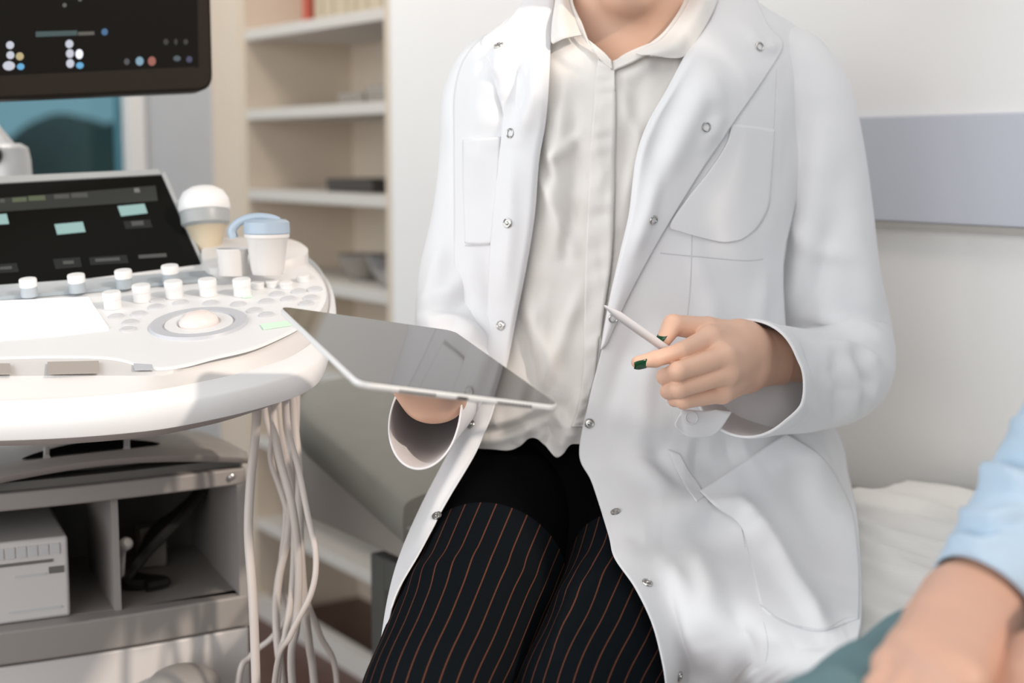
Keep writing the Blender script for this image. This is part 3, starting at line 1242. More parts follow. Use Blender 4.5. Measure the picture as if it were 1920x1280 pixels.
# crescent vent with two posts
up_, lo_ = [], []
for x in np.linspace(42, 300, 24):
    q = (x - 42) / 258
    lo_.append((x, 868 - 29 * q))
    up_.append((x, 868 - 29 * q - 19 * math.sin(math.pi * q) ** 0.8 - 0.5))
rows = [[(x, y) for x, y in up_], [(x, y) for x, y in lo_]]
g = drape(bv, rows, 40, 6, 0.0) + UP * 0.0048
obj('vent_recess', MB().grid(g), M['recess'], mach, solid=0.001)
for x in (88, 238):
    q = (x - 42) / 258
    yb = 868 - 29 * q
    p1, _ = hit(bv, x, yb + 1)
    p2, _ = hit(bv, x, yb - 16)
    if p1 is None or p2 is None:
        continue
    obj('vent_post', MB().tube([p1 + UP * 0.003, p2 + UP * 0.003], 0.0045, 8), M['cart'], mach)
band(Z['ct'], 0.817, 'top_band', M['cart'], 0.025)
band(0.8165, 0.826, 'groove', M['cart_dark'], 0.03, proud=-0.016, bevel=0)
band(Z['lb'], Z['cb'], 'lower_band', M['cart'], 0.03)
band(0.20, Z['lb'] - 0.004, 'front_panel', M['offwhite'], 0.02, proud=-0.006)
band(0.12, 0.20, 'base', M['cart'], CDP - 0.01, proud=0.03, bevel=0.01)
inn = MB()
obj('compartment_floor', MB().box(ct(0, 0.012, Z['cb'] - 0.012), CR_ * CWD, CD * (CDP - 0.02), UP * 0.012), M['cart'], mach, smooth=False)
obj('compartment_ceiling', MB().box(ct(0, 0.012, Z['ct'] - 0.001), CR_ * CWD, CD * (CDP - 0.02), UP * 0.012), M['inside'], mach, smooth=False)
obj('side_wall', MB().box(ct(0, 0.0, Z['lb']), CR_ * 0.012, CD * CDP, UP * (0.80 - Z['lb'])), M['cart'], mach, smooth=False)
obj('side_wall', MB().box(ct(CWD - 0.012, 0.0, Z['lb']), CR_ * 0.012, CD * CDP, UP * (0.80 - Z['lb'])), M['cart'], mach, smooth=False)
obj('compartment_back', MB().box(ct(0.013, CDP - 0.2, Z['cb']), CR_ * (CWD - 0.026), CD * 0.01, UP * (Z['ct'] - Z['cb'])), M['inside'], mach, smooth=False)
obj('divider', MB().box(ct(0.155, 0.006, Z['cb']), CR_ * 0.008, CD * 0.2, UP * (Z['ct'] - Z['cb'])), M['cart'], mach, smooth=False)
obj('side_skin', MB().box(ct(0.0, 0.03, 0.2), CR_ * 0.010, CD * (CDP - 0.03), UP * (Z['lb'] - 0.2)), M['offwhite'], mach, smooth=False)
# screw and hinge on the right post
ps = ct(0.020, -0.004 + curve_front(0.02), 0.808)
obj('screw', MB().lathe(ps, -CD, [(0.004, 0), (0.004, 0.002), (0.002, 0.003)], 14), M['steel'], mach)
for t_, d_ in ((0.06, 0.04), (0.44, 0.04), (0.06, 0.40), (0.44, 0.40)):
    p = ct(t_, d_, 0)
    w = obj('castor', MB().lathe(p + UP * 0.05 - CR_ * 0.016, CR_, [(0.044, 0), (0.05, 0.006), (0.05, 0.026), (0.044, 0.032)], 24), M['cart_dark'], mach)
    obj('castor_fork', MB().box(p + UP * 0.045 - CR_ * 0.022 - CD * 0.012, CR_ * 0.044, CD * 0.024, UP * 0.08), M['cart'], w, smooth=False)
obj('foot_rest', MB().ellipsoid(ct(0.10, -0.075, 0.575), [CR_ * 0.045, CD * 0.045, UP * 0.028]), M['cart'], mach)
obj('foot_rest_stem', MB().tube([ct(0.10, -0.075, 0.56), ct(0.10, -0.05, 0.4), ct(0.10, -0.02, 0.15)], 0.016, 14, 10), M['cart'], mach)

# small thermal printer in the left compartment
pr = ct(0.425, 0.0, Z['cb'])
prt = thing('thermal_printer', pr + UP * 0.0, 'pale grey box printer with a grey top strip in the left cart compartment', 'printer')
t0 = 0.214
P0 = lambda t, d, z: ct(t, d + 0.006, Z['cb'] + 0.0005 + z)
obj('casing', MB().box(P0(t0, 0, 0.0), CR_ * 0.20, CD * 0.16, UP * 0.098), M['offwhite'], prt, bevel=0.004)
for i in range(8):
    obj('control_key', MB().box(P0(t0 + 0.010 + i * 0.0125, -0.0016, 0.078), CR_ * 0.0095, CD * 0.002, UP * 0.013), M['key'], prt, smooth=False)
obj('paper_slot', MB().box(P0(t0 + 0.018, -0.0012, 0.069), CR_ * 0.17, CD * 0.002, UP * 0.0035), M['cart_dark'], prt, smooth=False)
obj('name_plate', MB().box(P0(t0 + 0.006, -0.0012, 0.055), CR_ * 0.017, CD * 0.002, UP * 0.008), M['cart_dark'], prt, smooth=False)
obj('printed_line', MB().box(P0(t0 + 0.026, -0.0008, 0.054), CR_ * 0.035, CD * 0.001, UP * 0.003), M['key'], prt, smooth=False)
obj('printed_line', MB().box(P0(t0 + 0.010, -0.0008, 0.012), CR_ * 0.060, CD * 0.001, UP * 0.003), M['key'], prt, smooth=False)

# black lead bundle and small grey box in the right compartment
ad = ct(0.068, 0.165, Z['cb'] + 0.0005)
o = obj('adapter_box', MB().box(ct(0.068, 0.165, Z['cb'] + 0.0008), CR_ * 0.034, CD * 0.04, UP * 0.055), M['grey_item'], base=ad, bevel=0.003)
tag(o, 'small grey adapter box in the right cart compartment', 'adapter')
mb = MB()
for i in range(5):
    a = 0.006 * i
    mb.tube([ct(0.020 + a * .3, 0.15, 0.765 - a), ct(0.06 + a, 0.11 + 0.01 * i, 0.735 - a), ct(0.11, 0.10 + 0.008 * i, 0.692 - a * 0.6), ct(0.135, 0.08 + 0.01 * i, Z['cb'] + 0.010), ct(0.09, 0.07, Z['cb'] + 0.009), ct(0.115, 0.06 + 0.008 * i, Z['cb'] + 0.009)], 0.0075, 8, 40)
o = obj('power_lead', mb, M['black'], base=ct(0.11, 0.09, Z['cb']))
tag(o, 'bundled black power lead behind the small grey adapter box', 'cable')
o = obj('plug', MB().lathe(ct(0.143, 0.05, 0.722), [0.5, -0.6, 0.4], [(0.004, -0.01), (0.008, 0), (0.008, 0.012), (0.005, 0.016)], 14).tube([ct(0.143, 0.052, 0.718), ct(0.142, 0.07, 0.70), ct(0.141, 0.09, Z['cb'] + 0.012)], 0.004, 8, 10), M['offwhite'], base=ct(0.15, 0.06, Z['cb']))
tag(o, 'little cream plug standing at the compartment divider', 'plug')

# transducers in the holder
pb = con(390, 470, 0.006)
tp = thing('ultrasound_probe', pb, 'white domed transducer with a grey band standing behind the touch screen corner', 'transducer')
e0 = at(393, 462, pb[1])
e1 = at(390, 428, pb[1])
ax = unit(at(386, 380, pb[1] + 0.01) - e0)
r_ = 45 / F_PX * pb[1]
obj('probe_grip', MB().lathe(pb, ax, [(r_ * 0.55, -0.002), (r_ * 0.62, 0.012), (r_ * 0.74, 0.026), (r_ * 0.86, 0.030)], 30), M['beige_book'], tp, label='tan lower part')
hb = 0.030
obj('probe_band', MB().lathe(pb + ax * hb, ax, [(r_ * 0.86, 0), (r_ * 1.0, 0.004), (r_ * 1.02, 0.018), (r_ * 1.0, 0.020)], 30), M['grey_frame'], tp)
obj('probe_head', MB().lathe(pb + ax * (hb + 0.020), ax, [(r_ * 1.03, 0), (r_ * 1.08, 0.004), (r_ * 1.04, 0.014), (r_ * 0.85, 0.024), (r_ * 0.5, 0.030), (r_ * 0.15, 0.032)], 30), M['white_plastic'], tp)

cb_ = con(502, 514, 0.0125)
tp = thing('gel_cup', cb_, 'white tapered cup with a blue grey lid on the console right edge', 'cup')
pxm = cb_[1] / F_PX
obj('cup', MB().lathe(cb_, UP, [(28 * pxm, 0), (31 * pxm, 10 * pxm), (38 * pxm, 66 * pxm), (42 * pxm, 70 * pxm), (42 * pxm, 76 * pxm)], 36), M['offwhite'], tp)
obj('lid', MB().lathe(cb_ + UP * 76 * pxm, UP, [(41 * pxm, 0), (43 * pxm, 2 * pxm), (42 * pxm, 22 * pxm), (37 * pxm, 26 * pxm), (25 * pxm, 28 * pxm)], 36), M['bluegrey'], tp)
c0 = cb_ + UP * 88 * pxm
obj('lid_handle', MB().tube([c0 + np.array([x * pxm, -2 * pxm, z * pxm]) for x, z in ((-62, -20), (-64, -4), (-48, 12), (-20, 20), (8, 18), (24, 12))], [9 * pxm, 8 * pxm, 7 * pxm, 7 * pxm], 12, 30), M['bluegrey'], tp)

# probe cables hanging from the console rim
cab = [
    ([(484, 722), (480, 800), (470, 900), (466, 1000), (474, 1120), (480, 1280)], 1.50, 9, 'pale probe cable hanging straight nearest to the cart'),
    ([(512, 720), (512, 770), (522, 850), (548, 950), (560, 1060), (556, 1170), (548, 1280)], 1.53, 8, None),
    ([(520, 720), (524, 800), (540, 880), (552, 980), (548, 1100), (535, 1190), (520, 1280)], 1.56, 7, None),
    ([(535, 718), (540, 800), (560, 880), (576, 960), (592, 1040), (584, 1110), (545, 1190), (515, 1280)], 1.50, 6, 'pale probe cable bowing out to the right above the floor'),
    ([(548, 716), (552, 790), (560, 880), (562, 1000), (570, 1120), (580, 1210), (590, 1290)], 1.57, 8, None),
    ([(556, 714), (554, 800), (548, 900), (540, 1000), (522, 1090), (518, 1170), (530, 1290)], 1.59, 8, None),
    ([(500, 722), (512, 800), (508, 860), (530, 930), (556, 1020), (574, 1120), (600, 1190), (632, 1290)], 1.60, 6, 'thin pale cable ending furthest right of the bundle'),
    ([(494, 724), (498, 780), (524, 870), (536, 960), (526, 1080), (538, 1150), (510, 1195), (470, 1230), (446, 1290)], 1.62, 6, 'thin pale cable curling left towards the cart foot'),
]
for i, (pp, Y, rp, lab) in enumerate(cab):
    pts = [at(x, y, Y + 0.012 * math.sin(i * 2 + j)) for j, (x, y) in enumerate(pp)]
    e = pts[-1].copy()
    dx = 0.05 * math.sin(i * 1.7)
    pts += [np.array([e[0] + dx * 0.5, e[1], 0.36]), np.array([e[0] + dx, e[1] + 0.02, 0.14]), np.array([e[0] + dx + 0.05, e[1] + 0.07, 0.012]), np.array([e[0] + dx + 0.09, e[1] + 0.18, 0.011])]
    pts[0] = pts[0] + UP * 0.012
    r_ = rp / F_PX * Y
    o = obj('probe_cable', MB().tube(pts, r_, 10, 110), M['cable'], base=pts[-1])
    tag(o, lab or 'pale probe cable in the middle of the hanging bundle', 'cable', 'probe cables hanging from the console')

# ------------------------------------------------------------------ the doctor


def torsoY(x, y):
    hw = 335 + max(0, y - 600) * 0.4
    q = min(1.0, abs(x - 1160) / hw)
    Y = 1.70 - 0.15 * math.sqrt(1 - q * q)
    if y < 200:
        Y += 0.10 * ((200 - y) / 200) ** 2
    Y += 0.012 * math.exp(-((y - 620) / 150) ** 2)
    return Y


def W(x, y, Y):
    return at(x, y, Y)


seat_base = np.array([0.10, 1.66, SEAT])
body = MB()
shR, elR, wrR = W(925, 185, 1.735), W(852, 645, 1.655), W(816, 744, 1.41)
shL, elL, wrL = W(1455, 175, 1.74), W(1575, 665, 1.715), W(1406, 672, 1.505)
hipR, kneR = W(985, 880, 1.67), W(795, 1350, 1.27)
hipL, kneL = W(1225, 890, 1.68), W(1085, 1370, 1.28)
ankR = kneR + np.array([-0.01, 0.03, -0.40])
ankL = kneL + np.array([-0.02, 0.04, -0.40])
neckA, neckB = W(1182, 120, 1.685), W(1182, -70, 1.665)


def doc_fn(P):
    d = sd_ell(P, W(1165, 280, 1.705), (0.150, 0.100, 0.20))
    d = smin(d, sd_ell(P, W(1150, 620, 1.70), (0.125, 0.095, 0.2)), 0.06)
    d = smin(d, sd_ell(P, W(1110, 890, 1.71), (0.150, 0.11, 0.088)), 0.06)
    d = smin(d, sd_cap(P, W(960, 165, 1.735), W(1420, 155, 1.74), 0.040, 0.040), 0.05)
    d = smin(d, sd_cap(P, neckA, neckB, 0.059, 0.049), 0.05)
    d = smin(d, sd_cap(P, W(1182, 20, 1.70), shR, 0.045, 0.035), 0.04)
    d = smin(d, sd_cap(P, W(1182, 20, 1.70), shL, 0.045, 0.035), 0.04)
    h = sd_ell(P, W(1188, -235, 1.665), (0.070, 0.090, 0.105))
    h = smin(h, sd_cap(P, W(1184, -130, 1.635), W(1177, -36, 1.592), 0.052, 0.030), 0.03)
    h = smin(h, sd_cap(P, W(1134, -120, 1.655), W(1165, -32, 1.60), 0.024, 0.026), 0.02)
    h = smin(h, sd_cap(P, W(1234, -120, 1.655), W(1190, -32, 1.60), 0.024, 0.026), 0.02)
    h = smin(h, sd_cap(P, W(1181, -222, 1.575), W(1179, -160, 1.558), 0.008, 0.011), 0.012)
    h = smin(h, sd_cap(P, W(1160, -158, 1.572), W(1200, -158, 1.572), 0.007, 0.007), 0.01)
    h = smin(h, sd_cap(P, W(1140, -252, 1.582), W(1220, -252, 1.582), 0.009, 0.009), 0.015)
    h = smin(h, sd_cap(P, W(1163, -105, 1.578), W(1195, -105, 1.578), 0.007, 0.007), 0.012)
    h = np.maximum(h, -smin(sd_ell(P, W(1148, -215, 1.572), (0.016, 0.014, 0.010)), sd_ell(P, W(1212, -215, 1.572), (0.016, 0.014, 0.010)), 0.001))
    for sx in (1066, 1312):
        h = smin(h, sd_ell(P, W(sx, -195, 1.665), (0.010, 0.020, 0.031)), 0.012)
    d = smin(d, h, 0.03)
    for a, b, c in ((shR, elR, wrR), (shL, elL, wrL)):
        arm = smin(sd_cap(P, a, b, 0.044, 0.034), sd_cap(P, b, c, 0.035, 0.024), 0.01)
        d = smin(d, arm, 0.03)
    for a, b, c in ((hipR, kneR, ankR), (hipL, kneL, ankL)):
        leg = smin(sd_cap(P, a, b, 0.064, 0.046), sd_cap(P, b, c, 0.044, 0.030), 0.02)
        d = smin(d, leg, 0.05)
    return d


sdf_mesh(body, doc_fn, [W(1165, 280, 1.7), W(1188, -330, 1.66), elL, wrL, wrR, elR, kneR, ankR, ankL, W(1165, 280, 1.85)], 0.09, 0.0085)

# left hand: pointing, pencil between thumb and index finger
HL = dict(
    index=([(1332, 634, 1.448), (1276, 659, 1.420), (1228, 673, 1.407), (1195, 679, 1.402)], [0.0122, 0.0090, 0.0080, 0.0062]),
    middle=([(1358, 668, 1.436), (1271, 696, 1.402), (1247, 706, 1.432), (1264, 713, 1.457)], [0.0122, 0.0096, 0.0084, 0.007]),
    ring=([(1364, 699, 1.437), (1273, 729, 1.407), (1253, 733, 1.435), (1270, 739, 1.460)], [0.0115, 0.0092, 0.008, 0.0068]),
    little=([(1354, 735, 1.445), (1282, 751, 1.419), (1265, 749, 1.440), (1278, 751, 1.462)], [0.0108, 0.0084, 0.007, 0.006]),
    thumb=([(1384, 632, 1.492), (1326, 617, 1.472), (1262, 609, 1.456), (1245, 636, 1.443)], [0.0165, 0.0130, 0.0108, 0.0082]))


def chain_fn(P, pts, rad, k):
    d = None
    for i in range(len(pts) - 1):
        e = sd_cap(P, pts[i], pts[i + 1], rad[i], rad[i + 1])
        d = e if d is None else smin(d, e, k)
    return d


def hand_fn(P, palm, fingers, kp=0.012, kf=0.006, kk=0.0016):
    d = None
    for a, b, ra, rb in palm:
        e = sd_cap(P, a, b, ra, rb)
        d = e if d is None else smin(d, e, kp)
    out = d
    for pts, rad in fingers:
        f = chain_fn(P, pts, rad, 0.003)
        f = smin(d, f, kf)
        out = smin(out, f, kk)
    return out


palmL = []
for (wx, wy), key, r0_, r1_ in (((1398, 642), 'index', 0.020, 0.0130), ((1399, 662), 'middle', 0.021, 0.0125), ((1399, 682), 'ring', 0.020, 0.0118), ((1398, 700), 'little', 0.018, 0.0112)):
    palmL.append((W(wx, wy, 1.502), W(*HL[key][0][0]), r0_, r1_))
palmL.append((W(1384, 632, 1.492), W(1345, 690, 1.470), 0.017, 0.016))
palmL.append((W(1399, 650, 1.505), elL * 0.35 + wrL * 0.65, 0.023, 0.027))
palmL.append((W(1399, 692, 1.505), elL * 0.35 + wrL * 0.65, 0.022, 0.027))
fingL = [([W(*p) for p in pts], rad) for pts, rad in HL.values()]
allp = [p for pts, _ in fingL for p in pts] + [W(1400, 670, 1.505), wrL * 0.8 + elL * 0.2]
sdf_mesh(body, lambda P: hand_fn(P, palmL, fingL), allp, 0.022, 0.00115)

# tablet pose, needed for the hand underneath
TD = np.array([-0.11884, 1.08687, 1.02528])
E1 = np.array([0.15963545, 0.07421329, -0.03240223])
E2 = np.array([-0.09761633, 0.22527249, 0.03503395])
TN = unit(np.cross(E1, E2))


def T(a, b, h=0.0):
    return TD + E1 * a + E2 * b + TN * h


TH_ = 0.0059
lo = -TH_ - 0.0005
HR = [([T(0.54, 0.81, lo - 0.013), T(0.45, 0.67, lo - 0.010), T(0.40, 0.59, lo - 0.0085), T(0.36, 0.53, lo - 0.0072)], [0.0115, 0.0092, 0.008, 0.0068]),
      ([T(0.65, 0.78, lo - 0.013), T(0.55, 0.62, lo - 0.010), T(0.50, 0.53, lo - 0.0085), T(0.46, 0.47, lo - 0.0072)], [0.0115, 0.0094, 0.0082, 0.007]),
      ([T(0.75, 0.74, lo - 0.013), T(0.66, 0.59, lo - 0.010), T(0.61, 0.51, lo - 0.0085), T(0.57, 0.45, lo - 0.0072)], [0.0112, 0.009, 0.0078, 0.0066]),
      ([T(0.85, 0.71, lo - 0.012), T(0.78, 0.59, lo - 0.009), T(0.74, 0.52, lo - 0.0075), T(0.70, 0.46, lo - 0.0065)], [0.0102, 0.008, 0.0068, 0.0058]),
      ([T(0.72, 1.02, lo - 0.034), T(0.52, 0.99, lo - 0.020), T(0.40, 0.92, lo - 0.0115), T(0.33, 0.83, lo - 0.009)], [0.016, 0.012, 0.0102, 0.008])]
palmR = [(wrR + np.array([dx, 0.0, 0.0]), f[0][0], 0.019, f[1][0] + 0.001) for dx, f in zip((-0.014, -0.004, 0.004, 0.012), HR[:4])]
palmR.append((wrR + np.array([-0.01, -0.01, 0]), HR[4][0][0], 0.018, 0.015))
palmR.append((wrR, wrR * 0.7 + elR * 0.3, 0.022, 0.026))
allp = [p for pts, _ in HR for p in pts] + [wrR, wrR * 0.8 + elR * 0.2]
sdf_mesh(body, lambda P: hand_fn(P, palmR, HR), allp, 0.026, 0.0017)

doc = obj('person', body, M['skin'], base=seat_base, sharp=0)
tag(doc, 'person in white lab coat and pinstripe trousers seated on the couch, holding a tablet', 'person')

# face and hair
for ex in (1148, 1212):
    e = obj('eye', MB().ellipsoid(W(ex, -216, 1.583), [[0.0108, 0, 0], [0, 0.0108, 0], [0, 0, 0.0108]], 20, 12), M['eye'], doc)
    obj('iris', MB().ellipsoid(W(ex, -212, 1.583) + np.array([0, -0.0098, -0.001]), [[0.0055, 0, 0], [0, 0.0022, 0], [0, 0, 0.0055]], 16, 8), M['iris'], e)
    obj('eyelid', MB().grid(np.array([[W(ex, -216, 1.583) + 0.0122 * np.array([math.sin(a) * math.cos(b), -math.cos(a) * math.cos(b), math.sin(b)]) for a in np.linspace(-1.2, 1.2, 14)] for b in np.linspace(0.02, 1.3, 8)])), M['skin'], e, solid=0.001)
    obj('eyebrow', MB().tube([W(ex - 30, -258, 1.584), W(ex, -268, 1.576), W(ex + 30, -258, 1.584)], [0.002, 0.0035, 0.002], 8, 12), M['hair'], doc)
obj('lips', MB().ellipsoid(W(1179, -110, 1.570), [[0.022, 0, 0], [0, 0.006, 0], [0, 0, 0.0045]], 20, 10).ellipsoid(W(1179, -98, 1.571), [[0.018, 0, 0], [0, 0.006, 0], [0, 0, 0.005]], 20, 10), M['lip'], doc)
hm = MB()


def hair_fn(P):
    d = sd_ell(P, W(1188, -250, 1.678), (0.083, 0.100, 0.112))
    cut = sd_ell(P, W(1183, -170, 1.54), (0.064, 0.078, 0.088))
    d = np.maximum(d, -cut)
    d = np.maximum(d, (W(1188, -95, 1.67)[2] - P[..., 2]))
    d = smin(d, sd_ell(P, W(1188, -260, 1.80), (0.045, 0.04, 0.045)), 0.02)
    return d + 0.0012 * np.sin(P[..., 0] * 420) * np.sin(P[..., 2] * 60)


sdf_mesh(hm, hair_fn, [W(1188, -250, 1.67), W(1188, -260, 1.80)], 0.13, 0.006)
obj('hair', hm, M['hair'], doc, sharp=0)


# nails
def nail(p, along, outw, w, l, h=0.0016):
    along = unit(along)
    outw = unit(outw - along * np.dot(outw, along))
    side = np.cross(along, outw)
    G = []
    for i in range(9):
        a = -1 + 2 * i / 8
        row = []
        for j in range(9):
            b = -1 + 2 * j / 8
            k = 1.0 if a < 0 else math.sqrt(max(0.05, 1 - (a * 0.75) ** 2))
            row.append(p + along * l * a * 0.5 + side * w * 0.5 * b * k + outw * (h * (1 - 0.9 * b * b) - 0.0008 * a * a))
        G.append(row)
    return obj('fingernail', MB().grid(np.array(G)), M['nail'], doc, solid=0.0006, label='dark green varnished nail')


ip = [W(*p) for p in HL['index'][0]]
toc = unit(CAM - ip[3])
nail(ip[3] * 1.0 + (ip[2] - ip[3]) * 0.18 + unit(toc + np.array([0, 0, -0.55])) * 0.0058, ip[3] - ip[2], toc + np.array([0, 0, -0.55]), 0.0105, 0.0135)
tp_ = [W(*p) for p in HL['thumb'][0]]
nail(tp_[3] + (tp_[2] - tp_[3]) * 0.15 + unit([-0.55, -0.8, 0.15]) * 0.0078, tp_[3] - tp_[2], np.array([-0.55, -0.8, 0.15]), 0.011, 0.012)

# trousers
tr_mb = MB()
tuv = []


lap_mb = MB()


def leg(path, rad, cut, n=72, m=120):
    P = cr(path, m)
    rr = np.interp(np.linspace(0, 1, m), np.linspace(0, 1, len(rad)), rad)
    T_ = np.gradient(P, axis=0)
    G = []
    u = None
    for k in range(m):
        t = unit(T_[k])
        u = unit(np.cross(t, [0, 1, 0.2])) if u is None else unit(u - t * np.dot(u, t))
        w = np.cross(t, u)
        for i in range(n + 1):
            a = 2 * math.pi * i / n
            G.append(P[k] + rr[k] * (math.cos(a) * u + math.sin(a) * w))
    G = np.array(G).reshape(m, n + 1, 3)
    G = fold(G, [(0.005, 16, [(1150, 1060), (1080, 1120), (1040, 1210)]), (0.004, 14, [(1120, 1040), (1040, 1130)]), (0.004, 22, [(760, 1080), (900, 1050), (1000, 1080)])], True)
    lap_mb.grid(G[:cut + 1])  # upper leg left unstriped and black, as the lap's shade
    tr_mb.grid(G[cut:])
    for row in range(cut, m):
        tuv.extend([(2 * math.pi * i / n * 0.088, row / m) for i in range(n + 1)])


leg([W(1000, 850, 1.68), W(985, 900, 1.665), W(945, 1010, 1.56), W(895, 1130, 1.44), W(842, 1260, 1.325), W(805, 1350, 1.27), kneR + np.array([0, -0.005, -0.06]), ankR + np.array([0, 0, 0.2]), ankR], [0.085, 0.088, 0.086, 0.080, 0.074, 0.070, 0.066, 0.062, 0.062], 37)
leg([W(1195, 850, 1.68), W(1215, 910, 1.67), W(1215, 1010, 1.57), W(1185, 1130, 1.46), W(1130, 1260, 1.335), W(1090, 1350, 1.28), kneL + np.array([0, -0.005, -0.06]), ankL + np.array([0, 0, 0.2]), ankL], [0.085, 0.088, 0.086, 0.080, 0.074, 0.070, 0.066, 0.062, 0.062], 38)
# seat and waist
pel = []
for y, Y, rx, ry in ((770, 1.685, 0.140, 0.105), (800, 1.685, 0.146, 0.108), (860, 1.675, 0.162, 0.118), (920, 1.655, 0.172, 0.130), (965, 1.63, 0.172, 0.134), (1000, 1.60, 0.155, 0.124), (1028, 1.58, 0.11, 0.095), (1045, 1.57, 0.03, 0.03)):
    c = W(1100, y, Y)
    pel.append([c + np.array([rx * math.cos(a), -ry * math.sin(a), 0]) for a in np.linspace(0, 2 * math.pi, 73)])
lap_mb.grid(np.array(pel))
trousers = obj('trousers', tr_mb, M['pinstripe'], doc, uv=tuv, sharp=0)
obj('lap_shade_panel', lap_mb, M['lap_shade'], trousers, sharp=0, label='upper trousers painted plain black for the shade on the lap')
tr_bvh = bvh_of(tr_mb, lap_mb, COUCH_MB)
for a in (ankR, ankL):
    mbs = MB()

    def shoe_fn(P, a=a):
        d = sd_cap(P, a + np.array([0, 0.02, -0.045]), a + np.array([0, -0.15, -0.065]), 0.036, 0.030)
        d = smin(d, sd_cap(P, a + np.array([0, 0.0, -0.02]), a + np.array([0, 0.02, -0.05]), 0.036, 0.038), 0.03)
        return np.maximum(d, a[2] - 0.088 - P[..., 2])
    sdf_mesh(mbs, shoe_fn, [a, a + np.array([0, -0.15, -0.07])], 0.05, 0.006)
    obj('shoe', mbs, M['shoe'], doc, sharp=0)


# ---- cloth panels of shirt and coat
def P3(row, off, n=11):
    """a pixel row laid on the torso, off metres in front of it"""
    pts = cr(np.array(row, float), n) if len(row) > 2 else np.linspace(row[0], row[1], n)
    return [(x, y, torsoY(x, y) - off) for x, y in pts]


def leg_clear(G, gap):
    """keep the cloth in front of the trousers"""
    out = G.copy()
    for j in range(G.shape[0]):
        for i in range(G.shape[1]):
            p, n = hit(tr_bvh, G[j, i, 0], G[j, i, 1])
            if p is not None and out[j, i, 2] > p[1] - gap:
                out[j, i, 2] = p[1] - gap
    return out


shirt_folds = [
    (0.004, 14, [(1060, 150), (1045, 300), (1030, 420)]), (0.005, 16, [(1030, 260), (1050, 330), (1045, 470)]),
    (-0.004, 14, [(1075, 200), (1080, 320), (1060, 480)]), (0.004, 12, [(1012, 330), (1045, 380), (1075, 470)]),
    (0.005, 18, [(990, 560), (1020, 640), (1060, 740)]), (-0.005, 14, [(975, 600), (1000, 700), (1030, 780)]),
    (0.004, 14, [(1090, 540), (1050, 650), (1000, 760)]), (0.004, 12, [(1085, 250), (1060, 280), (1030, 300)]),
    (-0.003, 10, [(1090, 140), (1065, 130), (1040, 110)]), (0.006, 14, [(910, 800), (950, 790), (1000, 770), (1040, 745)]),
    (0.005, 12, [(900, 830), (960, 815), (1010, 790)]), (-0.005, 10, [(920, 815), (980, 800), (1030, 770)]),
    (0.007, 12, [(1040, 770), (1060, 800), (1052, 850)]), (-0.006, 9, [(1020, 790), (1030, 815), (1020, 840)]),
    (0.006, 12, [(1090, 740), (1075, 790), (1070, 830)]), (0.005, 12, [(1000, 790), (985, 815), (975, 840)]),
    (0.004, 16, [(1170, 180), (1190, 260), (1165, 420)]), (-0.003, 16, [(1200, 150), (1180, 250), (1160, 350)]),
    (0.003, 12, [(1230, 110), (1190, 140), (1160, 150)])]
rowsL = [[(1030, 60), (1062, 62), (1090, 66)], [(1000, 110), (1080, 112), (1148, 120)], [(960, 200), (1060, 205), (1151, 215)], [(940, 300), (1040, 300), (1149, 300)],
         [(925, 400), (1040, 400), (1148, 400)], [(920, 490), (1030, 490), (1145, 490)], [(915, 600), (1020, 600), (1128, 600)], [(905, 700), (1010, 700), (1115, 700)],
         [(895, 780), (1000, 775), (1098, 770)], [(893, 815), (990, 805), (1092, 806)], [(893, 840), (930, 842), (968, 843), (990, 822), (1010, 824), (1032, 846), (1050, 858), (1066, 834), (1088, 832)]]
rowsR = [[(1255, 66), (1300, 60), (1350, 40)], [(1149, 120), (1250, 112), (1345, 100)], [(1152, 215), (1250, 210), (1335, 200)], [(1150, 300), (1240, 300), (1325, 300)],
         [(1149, 400), (1240, 400), (1315, 400)], [(1146, 490), (1230, 490), (1310, 490)], [(1129, 600), (1210, 600), (1300, 600)], [(1116, 700), (1200, 700), (1295, 700)],
         [(1099, 770), (1190, 770), (1290, 775)], [(1093, 806), (1190, 806), (1290, 812)], [(1089, 832), (1150, 834), (1290, 840)]]
sh_mb = MB()
gL = lift(net([P3(r, 0.0) for r in rowsL], 60, 160))
gL = fold(gL, shirt_folds)
gL = crumple(gL, 0.0018, 95, 1)
gR = lift(net([P3(r, -0.003) for r in rowsR], 50, 140))
gR = fold(gR, shirt_folds)
gR = crumple(gR, 0.0010, 90, 2)
sh_mb.grid(gL)
sh_mb.grid(gR)
# sides and back of the shirt
back = []
for k in range(0, 160, 8):
    a, b = gL[k, 0], gR[min(139, int(k * 139 / 159)), -1]
    back.append([a * (1 - q) + b * q + np.array([0, 0.20 * math.sin(math.pi * q) ** 0.6, 0]) for q in np.linspace(0, 1, 24)])
sh_mb.grid(np.array(back))
shirt = obj('shirt', sh_mb, M['shirt'], doc, solid=0.0014, sharp=0)
sh_bvh = bvh_of(sh_mb)
# placket
rows = [[(1122, 112), (1151, 124)], [(1116, 150), (1153, 155)], [(1112, 220), (1153, 220)], [(1106, 300), (1151, 300)], [(1102, 400), (1150, 400)], [(1098, 490), (1146, 490)], [(1096, 600), (1130, 600)], [(1094, 700), (1118, 700)], [(1082, 770), (1102, 768)], [(1072, 800), (1096, 800)]]
g = drape(sh_bvh, rows, 14, 120, 0.0035)
for j in range(120):
    g[j] += unit(CAM - g[j, 5]) * 0.0011 * math.sin(j * 0.9 + math.sin(j * 0.37)) * (np.sin(np.linspace(0, math.pi, 14)))[:, None]
obj('placket', MB().grid(g), M['shirt'], shirt, solid=0.003, sharp=0)


